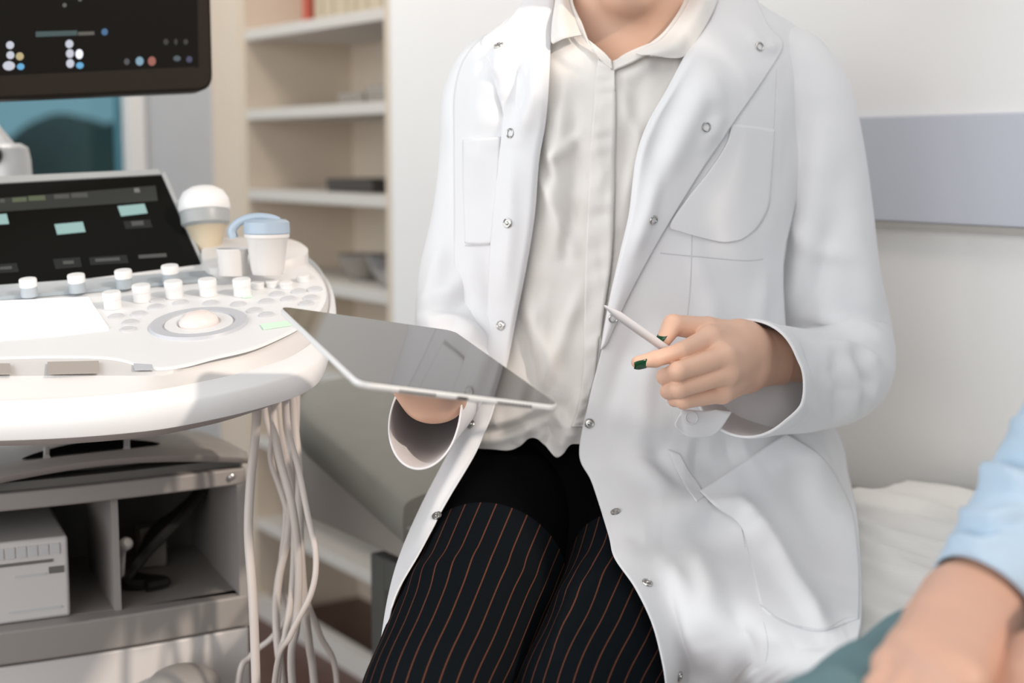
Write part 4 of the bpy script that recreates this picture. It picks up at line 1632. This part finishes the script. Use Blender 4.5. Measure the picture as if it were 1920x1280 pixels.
def leaf(rows, name, m, par, nu=24, nv=40, solid=0.002, folds=(), parent_crumple=0):
    G = lift(net(rows, nu, nv))
    if folds:
        G = fold(G, folds)
    mb_ = MB().grid(G)
    return obj(name, mb_, m, par, solid=solid, sharp=0), mb_


leaf([[(1046, -40, 1.69), (1056, -42, 1.685), (1068, -40, 1.68)], [(1042, 0, 1.645), (1053, 0, 1.628), (1066, 0, 1.632)], [(1036, 40, 1.595), (1054, 36, 1.582), (1078, 38, 1.598)],
      [(1034, 74, 1.575), (1058, 62, 1.566), (1086, 58, 1.585)], [(1036, 82, 1.571), (1060, 72, 1.564), (1090, 66, 1.580)]], 'collar', M['shirt'], shirt)
leaf([[(1068, -40, 1.69), (1078, -38, 1.688)], [(1064, 0, 1.640), (1074, 2, 1.632)], [(1078, 38, 1.602), (1090, 42, 1.592)], [(1092, 66, 1.584), (1103, 78, 1.575)], [(1118, 88, 1.572), (1122, 106, 1.563)], [(1146, 114, 1.562), (1148, 130, 1.556)]][::1], 'collar_band', M['shirt'], shirt, solid=0.003)
leaf([[(1312, -40, 1.70), (1336, -42, 1.69), (1358, -40, 1.70)], [(1292, 0, 1.640), (1318, 2, 1.622), (1340, 14, 1.632)], [(1274, 33, 1.604), (1298, 40, 1.590), (1318, 56, 1.598)],
      [(1241, 73, 1.575), (1266, 84, 1.562), (1286, 102, 1.572)], [(1214, 88, 1.566), (1236, 96, 1.555), (1262, 109, 1.560)], [(1192, 100, 1.562), (1205, 103, 1.555), (1222, 104, 1.554)]], 'collar', M['shirt'], shirt)
leaf([[(1296, -40, 1.70), (1306, -38, 1.70)], [(1284, 0, 1.648), (1292, 4, 1.640)], [(1266, 34, 1.612), (1274, 40, 1.602)], [(1236, 70, 1.586), (1240, 82, 1.574)], [(1192, 98, 1.572), (1194, 112, 1.561)], [(1148, 116, 1.564), (1150, 132, 1.557)]], 'collar_band', M['shirt'], shirt, solid=0.003)

# ---- coat
left_rows = [[(1000, -20), (1042, -40)], [(955, 35), (1038, 25)], [(905, 72), (1032, 80)], [(868, 118), (1028, 160)], [(852, 180), (1022, 230)], [(852, 260), (1010, 300)], [(852, 360), (1002, 400)],
             [(852, 460), (988, 490)], [(855, 560), (968, 590)], [(858, 660), (950, 680)], [(860, 745), (932, 745)]]
lowL = [[(866, 800, 1.575), (890, 803, 1.555), (912, 808, 1.545)], [(839, 853, 1.56), (862, 856, 1.53), (886, 862, 1.525)], [(788, 952, 1.53), (805, 958, 1.49), (824, 968, 1.475)], [(750, 1041, 1.47), (768, 1040, 1.44), (786, 1037, 1.42)],
        [(729, 1116, 1.42), (735, 1116, 1.39), (742, 1116, 1.37)], [(715, 1200, 1.38), (718, 1198, 1.35), (723, 1195, 1.335)], [(700, 1300, 1.34), (703, 1300, 1.31), (708, 1298, 1.30)], [(688, 1420, 1.31), (692, 1420, 1.28), (700, 1420, 1.27)]]
cf_left = [(0.006, 26, [(905, 110), (900, 220), (890, 340)]), (0.006, 24, [(960, 110), (985, 200), (985, 330)]), (-0.008, 26, [(965, 110), (958, 170), (945, 230)]),
           (0.005, 20, [(925, 120), (935, 190), (930, 260)]), (0.005, 22, [(880, 480), (905, 560), (915, 650)]), (-0.004, 18, [(900, 480), (915, 540), (925, 600)]),
           (0.004, 14, [(905, 800), (870, 870), (820, 960)]), (-0.003, 8, [(895, 830), (860, 890), (822, 955)])]
coat_mb = MB()
rowsA = [cr(np.array(P3(r, 0.013)), 11) for r in left_rows] + [cr(np.array(r, float), 11) for r in lowL]
GA = net(rowsA, 36, 170)
gA = lift(GA)
gA = fold(gA, cf_left)
gA = crumple(gA, 0.0010, 40, 3)
coat_mb.grid(gA)

right_rows = [[(1334, -40), (1400, -30)], [(1330, 22), (1425, 8)], [(1292, 90), (1490, 48)], [(1250, 168), (1545, 100)], [(1214, 233), (1540, 180)], [(1193, 298), (1520, 280)], [(1181, 400), (1490, 390)],
              [(1163, 480), (1470, 480)], [(1143, 570), (1470, 570)], [(1127, 660), (1480, 650)], [(1104, 750), (1520, 740)]]


def prof(yl, yr, L, Rr, n=11, p=2.0):
    out = []
    for u in np.linspace(0, 1, n):
        out.append((L[0] + (Rr[0] - L[0]) * u, L[1] + (Rr[1] - L[1]) * u, yl + (yr - yl) * (1 - (1 - u ** p) ** (1 / p))))
    return out


lowR = [prof(1.535, 1.70, (1086, 850), (1572, 812)), prof(1.515, 1.695, (1110, 905), (1590, 890)), prof(1.465, 1.68, (1140, 1000), (1606, 970)), prof(1.44, 1.66, (1152, 1045), (1613, 1040)),
        prof(1.405, 1.63, (1190, 1100), (1616, 1110)), prof(1.375, 1.59, (1222, 1165), (1613, 1178)), prof(1.345, 1.54, (1240, 1230), (1588, 1226)), prof(1.32, 1.49, (1249, 1285), (1480, 1290)), prof(1.29, 1.45, (1252, 1360), (1440, 1370)), prof(1.27, 1.43, (1250, 1440), (1420, 1440))]
cf_right = [(0.006, 30, [(1130, 760), (1200, 790), (1260, 800)]), (0.010, 24, [(1250, 950), (1320, 960), (1380, 955), (1430, 1000)]), (-0.006, 30, [(1210, 1010), (1300, 1005), (1390, 1005)]),
            (0.007, 26, [(1300, 1040), (1330, 1110), (1335, 1200)]), (0.007, 22, [(1250, 1060), (1290, 1130), (1320, 1230)]), (-0.007, 22, [(1380, 1150), (1395, 1220), (1400, 1290)]),
            (0.007, 18, [(1430, 1000), (1490, 1090), (1560, 1190)]), (0.005, 16, [(1385, 960), (1425, 1000), (1480, 1070)]), (-0.006, 26, [(1460, 1215), (1520, 1200), (1580, 1180)]),
            (0.005, 20, [(1180, 860), (1240, 900), (1300, 930)]), (-0.006, 20, [(1225, 830), (1245, 870), (1290, 930)]), (-0.010, 38, [(1290, 850), (1340, 860), (1400, 835)]), (0.006, 26, [(1440, 890), (1500, 860), (1550, 850)]),
            (0.005, 25, [(1500, 840), (1560, 930), (1600, 1010)]), (-0.004, 25, [(1460, 860), (1510, 950), (1560, 1060)]),
            (0.005, 22, [(1240, 620), (1210, 720), (1200, 820)]), (-0.004, 20, [(1190, 620), (1160, 700), (1140, 790)]), (0.004, 20, [(1300, 480), (1330, 560), (1340, 640)]),
            (0.004, 16, [(1430, 520), (1420, 600), (1400, 650)])]
rowsB = [cr(np.array(P3(r, 0.013)), 11) for r in right_rows] + [cr(np.array(r), 11) for r in lowR]
GB = net(rowsB, 110, 190)
GB[105:] = leg_clear(GB[105:], 0.020)
# smooth the step the thigh makes
for _ in range(8):
    K = GB[..., 2].copy()
    K[1:-1] = (GB[:-2, :, 2] + 2 * GB[1:-1, :, 2] + GB[2:, :, 2]) / 4
    K[:, 1:-1] = (K[:, :-2] + 2 * K[:, 1:-1] + K[:, 2:]) / 4
    GB[..., 2] = K
    GB[105:] = leg_clear(GB[105:], 0.016)
for _ in range(14):
    S_ = GB[120:, :, 2].copy()
    S_[1:-1] = (S_[:-2] + 2 * S_[1:-1] + S_[2:]) / 4
    S_[:, 1:-1] = (S_[:, :-2] + 2 * S_[:, 1:-1] + S_[:, 2:]) / 4
    GB[121:, :, 2] = S_[1:]
GB[120:, :, 2] -= 0.006
for _ in range(4):
    GB[1:-1, :, 2] = (GB[:-2, :, 2] + 2 * GB[1:-1, :, 2] + GB[2:, :, 2]) / 4
gB = lift(GB)
gB = fold(gB, cf_right)
gB = crumple(gB, 0.0012, 30, 4)
coat_mb.grid(gB)
# back of the coat
back = []
for q in np.linspace(0, 0.60, 26):
    a, b = gA[int(q * 169), 0], gB[int(q * 189), -1]
    back.append([a * (1 - t) + b * t + np.array([0, 0.15 * math.sin(math.pi * t) ** 0.55, -0.01 * math.sin(math.pi * t)]) for t in np.linspace(0, 1, 32)])
coat_mb.grid(np.array(back))
coat = obj('lab_coat', coat_mb, M['coat'], doc, solid=0.0016, sharp=0)

# lapels
lapR = [[(1336, -42), (1372, -38), (1402, -34)], [(1329, 24), (1385, 34), (1440, 48)], [(1291, 91), (1380, 88), (1467, 84)], [(1249, 168), (1340, 155), (1436, 142)], [(1213, 233), (1296, 226), (1379, 224)],
        [(1192, 298), (1256, 302), (1322, 308)], [(1180, 400), (1218, 404), (1258, 410)], [(1162, 480), (1186, 484), (1213, 488)], [(1142, 570), (1158, 566), (1174, 562)], [(1127, 655), (1131, 650), (1136, 645)]]
G = net([P3(r, 0.020) for r in lapR], 50, 130)
fu = np.linspace(0, 1, 50)[None, :]
G[..., 2] -= 0.004 * np.sin(np.pi * fu) - 0.006 * np.exp(-(fu / 0.06) ** 2) - 0.002 * fu
gl = lift(G)
gl = fold(gl, [(0.005, 24, [(1330, 150), (1290, 230), (1240, 330)]), (-0.004, 22, [(1290, 140), (1250, 220), (1215, 320)]), (0.004, 16, [(1340, 160), (1345, 220), (1325, 270)]), (0.004, 14, [(1230, 340), (1215, 400), (1190, 470)]), (0.003, 12, [(1400, 60), (1430, 90), (1455, 88)])])
lp = MB().grid(gl)
obj('lapel', lp, M['coat'], coat, solid=0.0018, sharp=0)
lapL = [[(1006, -30), (1024, -34), (1043, -42)], [(950, 42), (995, 34), (1037, 24)], [(902, 78), (968, 80), (1033, 80)], [(926, 132), (975, 148), (1029, 160)], [(942, 215), (982, 224), (1023, 230)],
        [(934, 300), (972, 300), (1011, 300)], [(925, 400), (964, 400), (1003, 400)], [(918, 490), (954, 490), (989, 490)], [(914, 590), (942, 590), (969, 590)], [(902, 680), (926, 680), (951, 680)], [(890, 745), (912, 745), (933, 745)]]
G = net([P3(r, 0.019) for r in lapL], 36, 130)
fu = np.linspace(0, 1, 36)[None, :]
G[..., 2] -= 0.003 * np.sin(np.pi * fu) - 0.005 * np.exp(-((1 - fu) / 0.08) ** 2) - 0.002 * (1 - fu)
gl2 = lift(G)
gl2 = fold(gl2, [(0.005, 16, [(990, 60), (960, 90), (925, 110)]), (-0.007, 22, [(975, 110), (968, 160), (955, 210)]), (0.005, 16, [(1000, 100), (1000, 180), (975, 260)]), (0.005, 13, [(935, 110), (945, 150), (942, 200)]), (0.004, 10, [(965, 95), (945, 120), (930, 150)]), (0.003, 14, [(960, 300), (960, 420), (945, 540)])])
gl2 = crumple(gl2, 0.0008, 60, 9)
lp2 = MB().grid(gl2)
obj('lapel', lp2, M['coat'], coat, solid=0.0018, sharp=0)

# sleeves
sl_path = [(1440, 118, 1.725), (1478, 130, 1.722), (1508, 190, 1.72), (1525, 290, 1.718), (1536, 410, 1.716), (1546, 530, 1.715), (1568, 630, 1.715), (1572, 692, 1.675), (1520, 712, 1.615), (1455, 712, 1.555), (1398, 709, 1.495)]
GL = sleeve([W(*p) for p in sl_path], [0.040, 0.049, 0.055, 0.059, 0.063, 0.066, 0.066, 0.063, 0.059, 0.060, 0.063], [0.045, 0.06, 0.066, 0.068, 0.068, 0.067, 0.064, 0.060, 0.058, 0.060, 0.062], 96, 170)
slf = [(0.005, 24, [(1470, 180), (1465, 320), (1450, 460)]), (-0.005, 22, [(1500, 200), (1490, 340), (1475, 520)]), (0.006, 30, [(1540, 250), (1520, 400), (1490, 560)]),
       (0.006, 16, [(1545, 600), (1610, 615), (1668, 650)]), (-0.006, 12, [(1500, 612), (1580, 628), (1640, 660)]), (0.006, 14, [(1560, 645), (1610, 650), (1650, 690)]),
       (0.006, 14, [(1580, 670), (1600, 730), (1585, 795)]), (-0.005, 10, [(1565, 670), (1575, 730), (1562, 795)]), (0.006, 14, [(1610, 670), (1635, 710), (1620, 760)]), (-0.005, 10, [(1600, 665), (1622, 720), (1605, 770)]),
       (0.004, 24, [(1430, 640), (1480, 700), (1500, 790)]), (-0.004, 20, [(1500, 640), (1540, 700), (1540, 780)]), (0.005, 26, [(1590, 380), (1620, 500), (1640, 600)]), (-0.005, 22, [(1560, 420), (1530, 540), (1500, 600)]),
       (0.005, 18, [(1480, 420), (1530, 470), (1580, 480)])]
GL = fold(GL, slf, True)
GL = crumple(GL, 0.0013, 35, 6)
sl_mb = MB().grid(GL, True)
obj('sleeve', sl_mb, M['coat'], coat, solid=0.0018, sharp=0)
sr_path = [(955, 122, 1.72), (925, 140, 1.722), (905, 200, 1.715), (902, 300, 1.71), (886, 420, 1.70), (862, 530, 1.685), (856, 625, 1.65), (846, 690, 1.59), (828, 735, 1.52), (806, 770, 1.445), (796, 784, 1.385)]
GR = sleeve([W(*p) for p in sr_path], [0.038, 0.046, 0.049, 0.049, 0.049, 0.049, 0.048, 0.046, 0.043, 0.038, 0.034], [0.045, 0.052, 0.055, 0.055, 0.056, 0.058, 0.055, 0.050, 0.046, 0.043, 0.041], 96, 170)
srf = [(0.005, 18, [(850, 180), (858, 300), (850, 420)]), (-0.004, 16, [(868, 230), (865, 330), (850, 430)]), (0.006, 20, [(905, 470), (860, 540), (800, 590)]), (-0.005, 16, [(910, 500), (870, 560), (815, 600)]),
       (0.006, 14, [(790, 610), (840, 600), (910, 640)]), (-0.006, 9, [(800, 628), (850, 612), (912, 655)]), (0.005, 16, [(830, 470), (815, 530), (800, 590)]), (0.005, 12, [(880, 680), (860, 720), (850, 790)]), (0.004, 12, [(760, 760), (780, 810), (800, 835)])]
for k in range(150, 170):
    w_ = (k - 149) / 20.0
    cz = GR[k].mean(0)[2]
    GR[k] += np.outer((cz - GR[k][:, 2]) / 0.041 * w_ * 0.026 + 0.004 * w_, np.array([-0.05, -1.0, -0.12]))
GR = fold(GR, srf, True)
GR = crumple(GR, 0.0013, 35, 8)
sr_mb = MB().grid(GR, True)
obj('sleeve', sr_mb, M['coat'], coat, solid=0.0018, sharp=0)

coat_bvh = bvh_of(coat_mb, lp, lp2)
body_bvh = bvh_of(coat_mb)
sl_bvh = bvh_of(sl_mb)

# cuff hems, tab, pockets, seams
cuffL = GL[-9:]
cuff = []
for k in range(9):
    c = cuffL[k].mean(0)
    cuff.append(c + (cuffL[k] - c) * (1.0 + 0.022 * (1 - (k / 8 - 0.5) ** 2 * 4) + 0.012))
obj('cuff_hem', MB().grid(np.array(cuff), True), M['coat'], coat, solid=0.0012, sharp=0)


def on_coat(rows, name, nu, nv, off, m=None, par=None, bvh=None, solid=0.0012):
    g_ = drape(bvh or body_bvh, rows, nu, nv, off)
    return obj(name, MB().grid(g_), m or M['coat'], par or coat, solid=solid, sharp=0)


on_coat([[(1372, 232), (1412, 236), (1452, 243)], [(1362, 270), (1410, 275), (1450, 280)], [(1330, 320), (1390, 330), (1446, 340)], [(1290, 370), (1365, 380), (1442, 385)], [(1256, 422), (1332, 428), (1428, 416)], [(1276, 434), (1342, 444), (1412, 434)], [(1322, 447), (1358, 454), (1388, 450)]], 'chest_pocket', 30, 40, 0.003)
on_coat([[(868, 262), (900, 258), (938, 256)], [(868, 330), (900, 330), (934, 330)], [(870, 400), (900, 400), (926, 400)], [(872, 456), (900, 458), (920, 456)]], 'chest_pocket', 20, 36, 0.004)
rows = [[(1312, 920), (1390, 868), (1475, 812)], [(1345, 952), (1440, 905), (1545, 860)], [(1388, 985), (1490, 950), (1596, 950)], [(1404, 1040), (1500, 1010), (1610, 1040)],
        [(1418, 1100), (1515, 1080), (1612, 1100)], [(1428, 1136), (1520, 1160), (1611, 1148)], [(1440, 1150), (1530, 1182), (1610, 1160)]]
g_ = drape(body_bvh, rows, 44, 60, 0.0)
for j in range(60):
    for i in range(44):
        g_[j, i] += unit(CAM - g_[j, i]) * (0.003 + 0.013 * math.exp(-(j / 11) ** 2) * (0.35 + 0.65 * math.sin(math.pi * (i + 4) / 52)))
obj('side_pocket', MB().grid(g_), M['coat'], coat, solid=0.0012, sharp=0)
on_coat([[(1252, 842), (1262, 846), (1274, 850)], [(1268, 880), (1279, 880), (1290, 880)], [(1288, 915), (1299, 912), (1310, 908)], [(1306, 940), (1314, 936), (1322, 930)]], 'pocket_edge', 12, 24, 0.003)


def seam(pl, bvh=None, r=0.0008, off=0.0006, n=50):
    pts = []
    for x, y in cr(np.array(pl, float), n):
        p, nn = hit(bvh or coat_bvh, x, y)
        if p is not None:
            pts.append(p + unit(CAM - p) * off)
    if len(pts) > 3:
        return obj('stitched_seam', MB().tube(pts, r, 6), M['seam'], coat)


seam([(1388, 972), (1400, 1040), (1416, 1110), (1440, 1205), (1428, 1270)], body_bvh, 0.0006)
seam([(1425, 1134), (1470, 1165), (1540, 1180), (1585, 1160), (1610, 1158)], body_bvh, 0.0009, 0.003)
seam([(1297, 440), (1295, 520), (1288, 600)], body_bvh)
seam([(1455, 130), (1450, 240), (1440, 330), (1434, 400)], body_bvh)
seam([(1500, 840), (1560, 900), (1605, 1000)], body_bvh)
seam([(1238, 474), (1300, 480), (1390, 488), (1430, 486)], body_bvh)
seam([(872, 460), (918, 458)], body_bvh, 0.0006, 0.005)


# snap buttons
def snap(x, y, ring_only, bvh=None, lift_=0.001, par=None):
    p, nn = hit(bvh or coat_bvh, x, y)
    if p is None:
        return
    p = p + nn * lift_
    r_ = 0.0056
    m_ = MB().torus(p + nn * 0.0006, nn, r_ * 0.82, 0.0011, 26, 8)
    if not ring_only:
        m_.lathe(p, nn, [(r_ * 0.72, 0.0002), (r_ * 0.68, 0.0010), (r_ * 0.42, 0.0011), (r_ * 0.36, 0.0024), (r_ * 0.2, 0.003)], 20)
    obj('snap_button', m_, M['snap'], coat, label='silver snap ring' if ring_only else None)


for x, y in ((1423, 88), (1323, 238), (1224, 412), (1149, 596)):
    snap(x, y, True)
for x, y in ((935, 87), (953, 418), (940, 610), (922, 685), (885, 797), (1105, 793), (1155, 961), (1213, 1094), (1272, 1268)):
    snap(x, y, False)
snap(958, 250, True)
snap(820, 968, False)
# cuff tab with its covered button
rows = [[(1342, 768, 1.475), (1372, 772, 1.48)], [(1318, 770, 1.468), (1340, 815, 1.474)], [(1283, 768, 1.458), (1300, 820, 1.462)], [(1274, 778, 1.457), (1280, 812, 1.459)], [(1265, 795, 1.455), (1267, 799, 1.455)]]
tb, tbm = leaf(rows, 'cuff_tab', M['coat'], coat, 14, 24, 0.002)
pb_ = W(1297, 783, 1.4565)
obj('snap_button', MB().torus(pb_, unit(CAM - pb_), 0.0062, 0.0007, 28, 8), M['seam'], coat)

# ------------------------------------------------------------------ tablet and pencil
def rrect(w, h, r, n=8):
    out = []
    for cx, cy, a0 in ((w - r, h - r, 0), (r, h - r, 90), (r, r, 180), (w - r, r, 270)):
        for a in np.linspace(a0, a0 + 90, n):
            out.append((cx + r * math.cos(R(a)), cy + r * math.sin(R(a))))
    return out


TW, TL = 0.179, 0.248
e1, e2 = unit(E1), unit(E2)


def tp3(x, y, h):
    return TD + e1 * x + e2 * y + TN * h


tab = thing('tablet', T(0.5, 0.5, -TH_), 'silver tablet with a black reflecting screen held flat in the doctor right hand', 'tablet')
rings = []
for ins, h in ((0.003, -TH_), (0.0006, -TH_ + 0.0008), (0.0, -TH_ + 0.0022), (0.0, -0.0006), (0.0006, 0.0)):
    rings.append([tp3(ins + x, ins + y, h) for x, y in rrect(TW - 2 * ins, TL - 2 * ins, 0.012)])
obj('casing', MB().grid(np.array(rings), True, True), M['alu'], tab, sharp=50)
obj('screen', MB().prism([tp3(0.0011 + x, 0.0011 + y, 0.0001) for x, y in rrect(TW - 0.0022, TL - 0.0022, 0.011)], TN * 0.0003), M['tablet_glass'], tab, smooth=False)
for a0 in (0.036, 0.122):
    for i in range(10):
        c = tp3(a0 + i * 0.0032, -0.0002, -TH_ / 2)
        obj('speaker_hole', MB().lathe(c - e2 * 0.0001, -e2, [(0.00115, -0.0004), (0.00115, 0.0003)], 10), M['grille'], tab)
obj('charging_port', MB().prism([tp3(0.0845 + x, -0.0001, -TH_ / 2 - 0.0013 + y) for x, y in rrect(0.010, 0.0026, 0.0012, 4)], -e2 * 0.0003), M['grille'], tab, smooth=False)

pt, pg = W(1133, 573, 1.365), W(1240, 648, 1.428)
pd = unit(pg - pt)
pen = thing('pencil', pg, 'white stylus pencil pinched between thumb and index finger of the left hand', 'pencil')
obj('barrel', MB().lathe(pt + pd * 0.020, pd, [(0.0039, 0), (0.00445, 0.004), (0.00445, 0.128), (0.0038, 0.131)], 28), M['pencil'], pen)
obj('tip', MB().lathe(pt, pd, [(0.0005, 0), (0.0011, 0.001), (0.0037, 0.0185), (0.0039, 0.0199)], 28), M['pencil'], pen)

# ------------------------------------------------------------------ the patient at the right edge
pm = MB()
phip = np.array([0.58, 1.13, 0.885])
pk1, pk2 = np.array([0.05, 0.655, 0.80]), np.array([0.30, 0.50, 0.80])
h1, h2 = np.array([0.50, 1.19, 0.805]), np.array([0.66, 1.04, 0.84])
psh, pel_, pwr = np.array([0.585, 1.215, 1.33]), np.array([0.487, 1.085, 1.035]), W(1822, 1146, 0.945)
psh2, pel2, pwr2 = np.array([0.80, 0.98, 1.33]), np.array([0.60, 0.80, 1.00]), np.array([0.355, 0.855, 0.888])
pank1, pank2 = pk1 + np.array([-0.03, -0.02, -0.42]), pk2 + np.array([-0.03, -0.02, -0.42])
nk = np.array([0.69, 1.09, 1.42])


def pat_fn(P):
    d = sd_cap(P, phip + np.array([0.01, 0.0, 0.02]), np.array([0.68, 1.10, 1.22]), 0.125, 0.13)
    d = smin(d, sd_cap(P, psh, psh2, 0.055, 0.055), 0.06)
    d = smin(d, sd_cap(P, nk - UP * 0.06, nk + UP * 0.08, 0.058, 0.055), 0.04)
    hd = nk + np.array([-0.02, -0.015, 0.20])
    h = sd_ell(P, hd, (0.085, 0.085, 0.115))
    f = unit([-0.819, -0.573, 0])
    h = smin(h, sd_cap(P, hd + f * 0.04 - UP * 0.05, hd + f * 0.065 - UP * 0.10, 0.05, 0.026), 0.03)
    h = smin(h, sd_cap(P, hd + f * 0.082 + UP * 0.0, hd + f * 0.098 - UP * 0.03, 0.009, 0.012), 0.012)
    sd = np.cross(f, UP)
    for q in (1, -1):
        h = smin(h, sd_ell(P, hd + sd * 0.083 * q - UP * 0.015, (0.018, 0.018, 0.03)), 0.01)
    d = smin(d, h, 0.03)
    for a, b, c in ((psh, pel_, pwr), (psh2, pel2, pwr2)):
        d = smin(d, smin(sd_cap(P, a, b, 0.048, 0.038), sd_cap(P, b, c, 0.036, 0.026), 0.02), 0.03)
    for a, b, c in ((h1, pk1, pank1), (h2, pk2, pank2)):
        d = smin(d, smin(sd_cap(P, a, b, 0.066, 0.05), sd_cap(P, b, c, 0.048, 0.035), 0.02), 0.04)
    return d


sdf_mesh(pm, pat_fn, [phip, nk + UP * 0.28, pank1, pank2, psh2, np.array([0.85, 1.3, 1.0])], 0.1, 0.010)
# right hand resting on the thigh, fingers loosely closed
kn = [W(1712, 1222, 0.855), W(1738, 1244, 0.84), W(1770, 1264, 0.828), W(1802, 1280, 0.82)]
hp = []
fg = []
for i, p in enumerate(kn):
    hp.append((pwr + np.array([0.012 * (i - 1.5) * 0.6, 0, -0.004 * (i - 1.5)]), p, 0.025, 0.0155))
    q1 = p + np.array([-0.024, -0.016, -0.020])
    q2 = q1 + np.array([0.004, -0.006, -0.022])
    q3 = q2 + np.array([0.016, 0.0, -0.012])
    fg.append(([p, q1, q2, q3], [0.0135, 0.0115, 0.010, 0.0085]))
tb0 = W(1765, 1180, 0.90)
fg.append(([tb0, W(1702, 1218, 0.872), W(1672, 1248, 0.852), W(1678, 1290, 0.838)], [0.018, 0.0145, 0.0125, 0.0105]))
hp.append((pwr, tb0, 0.026, 0.02))
hp.append((pwr, pwr * 0.6 + pel_ * 0.4, 0.027, 0.031))
sdf_mesh(pm, lambda P: hand_fn(P, hp, fg), [p for f_, _ in fg for p in f_] + [pwr, pwr * 0.7 + pel_ * 0.3], 0.035, 0.0028)
fd = unit(pwr2 - pel2)
sdv = unit(np.cross(fd, UP))
hp2, fg2 = [], []
for i, (ln, ra_) in enumerate(((0.070, 0.0125), (0.078, 0.0125), (0.072, 0.012), (0.058, 0.011))):
    o_ = sdv * (0.019 * (i - 1.5))
    p = pwr2 + fd * (0.082 - 0.003 * abs(i - 1)) + o_
    hp2.append((pwr2 + o_ * 0.5, p, 0.021, 0.0135))
    q1 = p + fd * ln * 0.5 - UP * 0.006
    q2 = q1 + fd * ln * 0.26 - UP * 0.014
    q3 = q2 + fd * ln * 0.16 - UP * 0.016
    fg2.append(([p, q1, q2, q3], [ra_, ra_ - 0.0025, ra_ - 0.0035, ra_ - 0.005]))
tq = pwr2 + fd * 0.03 - sdv * 0.030
fg2.append(([tq, tq + fd * 0.030 - sdv * 0.018 - UP * 0.006, tq + fd * 0.058 - sdv * 0.020 - UP * 0.014, tq + fd * 0.078 - sdv * 0.014 - UP * 0.022], [0.016, 0.0125, 0.011, 0.009]))
hp2.append((pwr2, tq, 0.022, 0.016))
hp2.append((pwr2, pwr2 - fd * 0.07, 0.026, 0.030))
sdf_mesh(pm, lambda P: hand_fn(P, hp2, fg2), [p for f_, _ in fg2 for p in f_] + [pwr2, pwr2 - fd * 0.05], 0.035, 0.0028)
pat = obj('person', pm, M['skin2'], base=np.array([0.58, 1.13, SEAT]), sharp=0)
tag(pat, 'person in pale blue shirt and teal jeans at right edge, forearm resting on the thigh', 'person')
jm = MB()


def jean_fn(P):
    d = sd_cap(P, phip - UP * 0.01, phip + UP * 0.06, 0.145, 0.14)
    for a, b, c in ((h1, pk1, pank1), (h2, pk2, pank2)):
        d = smin(d, smin(sd_cap(P, a, b, 0.088, 0.072), sd_cap(P, b, c, 0.070, 0.06), 0.02), 0.05)
    return d + 0.0025 * np.sin(P[..., 0] * 60 + P[..., 2] * 40) * np.sin(P[..., 1] * 50)


sdf_mesh(jm, jean_fn, [phip, pk1, pk2, pank1, pank2, h1, h2], 0.16, 0.010)
obj('jeans', jm, M['denim'], pat, sharp=0)
sm_ = MB()


def top_fn(P):
    d = sd_cap(P, phip + np.array([0.01, 0, 0.10]), np.array([0.68, 1.10, 1.23]), 0.150, 0.148)
    d = smin(d, sd_cap(P, psh, psh2, 0.066, 0.066), 0.06)
    return np.maximum(d, -(sd_cap(P, nk - UP * 0.02, nk + UP * 0.2, 0.066, 0.075)))


sdf_mesh(sm_, top_fn, [phip, nk, psh, psh2], 0.17, 0.010)
shirt2 = obj('shirt', sm_, M['bluecloth'], pat, sharp=0)


def arm_sleeve(a, b, c, k, folds):
    end = b * (1 - k) + c * k
    path = [a + UP * 0.01, a * 0.6 + b * 0.4, a * 0.2 + b * 0.8, b, b * 0.75 + end * 0.25, b * 0.4 + end * 0.6, end]
    g_ = sleeve(path, [0.066, 0.066, 0.066, 0.064, 0.058, 0.048, 0.037], [0.066, 0.066, 0.064, 0.062, 0.056, 0.047, 0.037], 72, 120)
    g_ = fold(g_, folds, True)
    g_ = crumple(g_, 0.0025, 38, 12)
    obj('sleeve', MB().grid(g_, True), M['bluecloth'], shirt2, solid=0.002, sharp=0)


arm_sleeve(psh, pel_, pwr, 0.94, [(0.008, 16, [(1790, 900), (1860, 885), (1930, 910)]), (-0.007, 14, [(1800, 870), (1860, 860), (1930, 870)]), (-0.006, 14, [(1790, 985), (1850, 1000), (1920, 980)]), (0.006, 14, [(1790, 960), (1850, 980), (1920, 960)]), (0.005, 14, [(1780, 1010), (1840, 1020), (1900, 990)]), (0.005, 14, [(1850, 800), (1900, 790), (1950, 820)])])
arm_sleeve(psh2, pel2, pwr2, 0.9, [])
hm = MB()
hd = nk + np.array([-0.02, -0.015, 0.20])
f = unit([-0.819, -0.573, 0])


def hair2(P):
    d = sd_ell(P, hd + UP * 0.02 - f * 0.01, (0.094, 0.094, 0.112))
    return np.maximum(d, -sd_ell(P, hd + f * 0.08 - UP * 0.045, (0.085, 0.085, 0.10)))


sdf_mesh(hm, hair2, [hd], 0.16, 0.007)
obj('hair', hm, M['hair'], pat, sharp=0)
for a in (pank1, pank2):
    mbs = MB()

    def shoe_fn(P, a=a):
        d = sd_cap(P, a + np.array([0.02, 0.02, -0.045]), a + np.array([-0.11, -0.08, -0.065]), 0.038, 0.034)
        return np.maximum(smin(d, sd_cap(P, a, a - UP * 0.05, 0.04, 0.04), 0.03), a[2] - 0.09 - P[..., 2])
    sdf_mesh(mbs, shoe_fn, [a, a + np.array([-0.11, -0.08, -0.07])], 0.055, 0.007)
    obj('shoe', mbs, M['shoe'], pat, sharp=0)
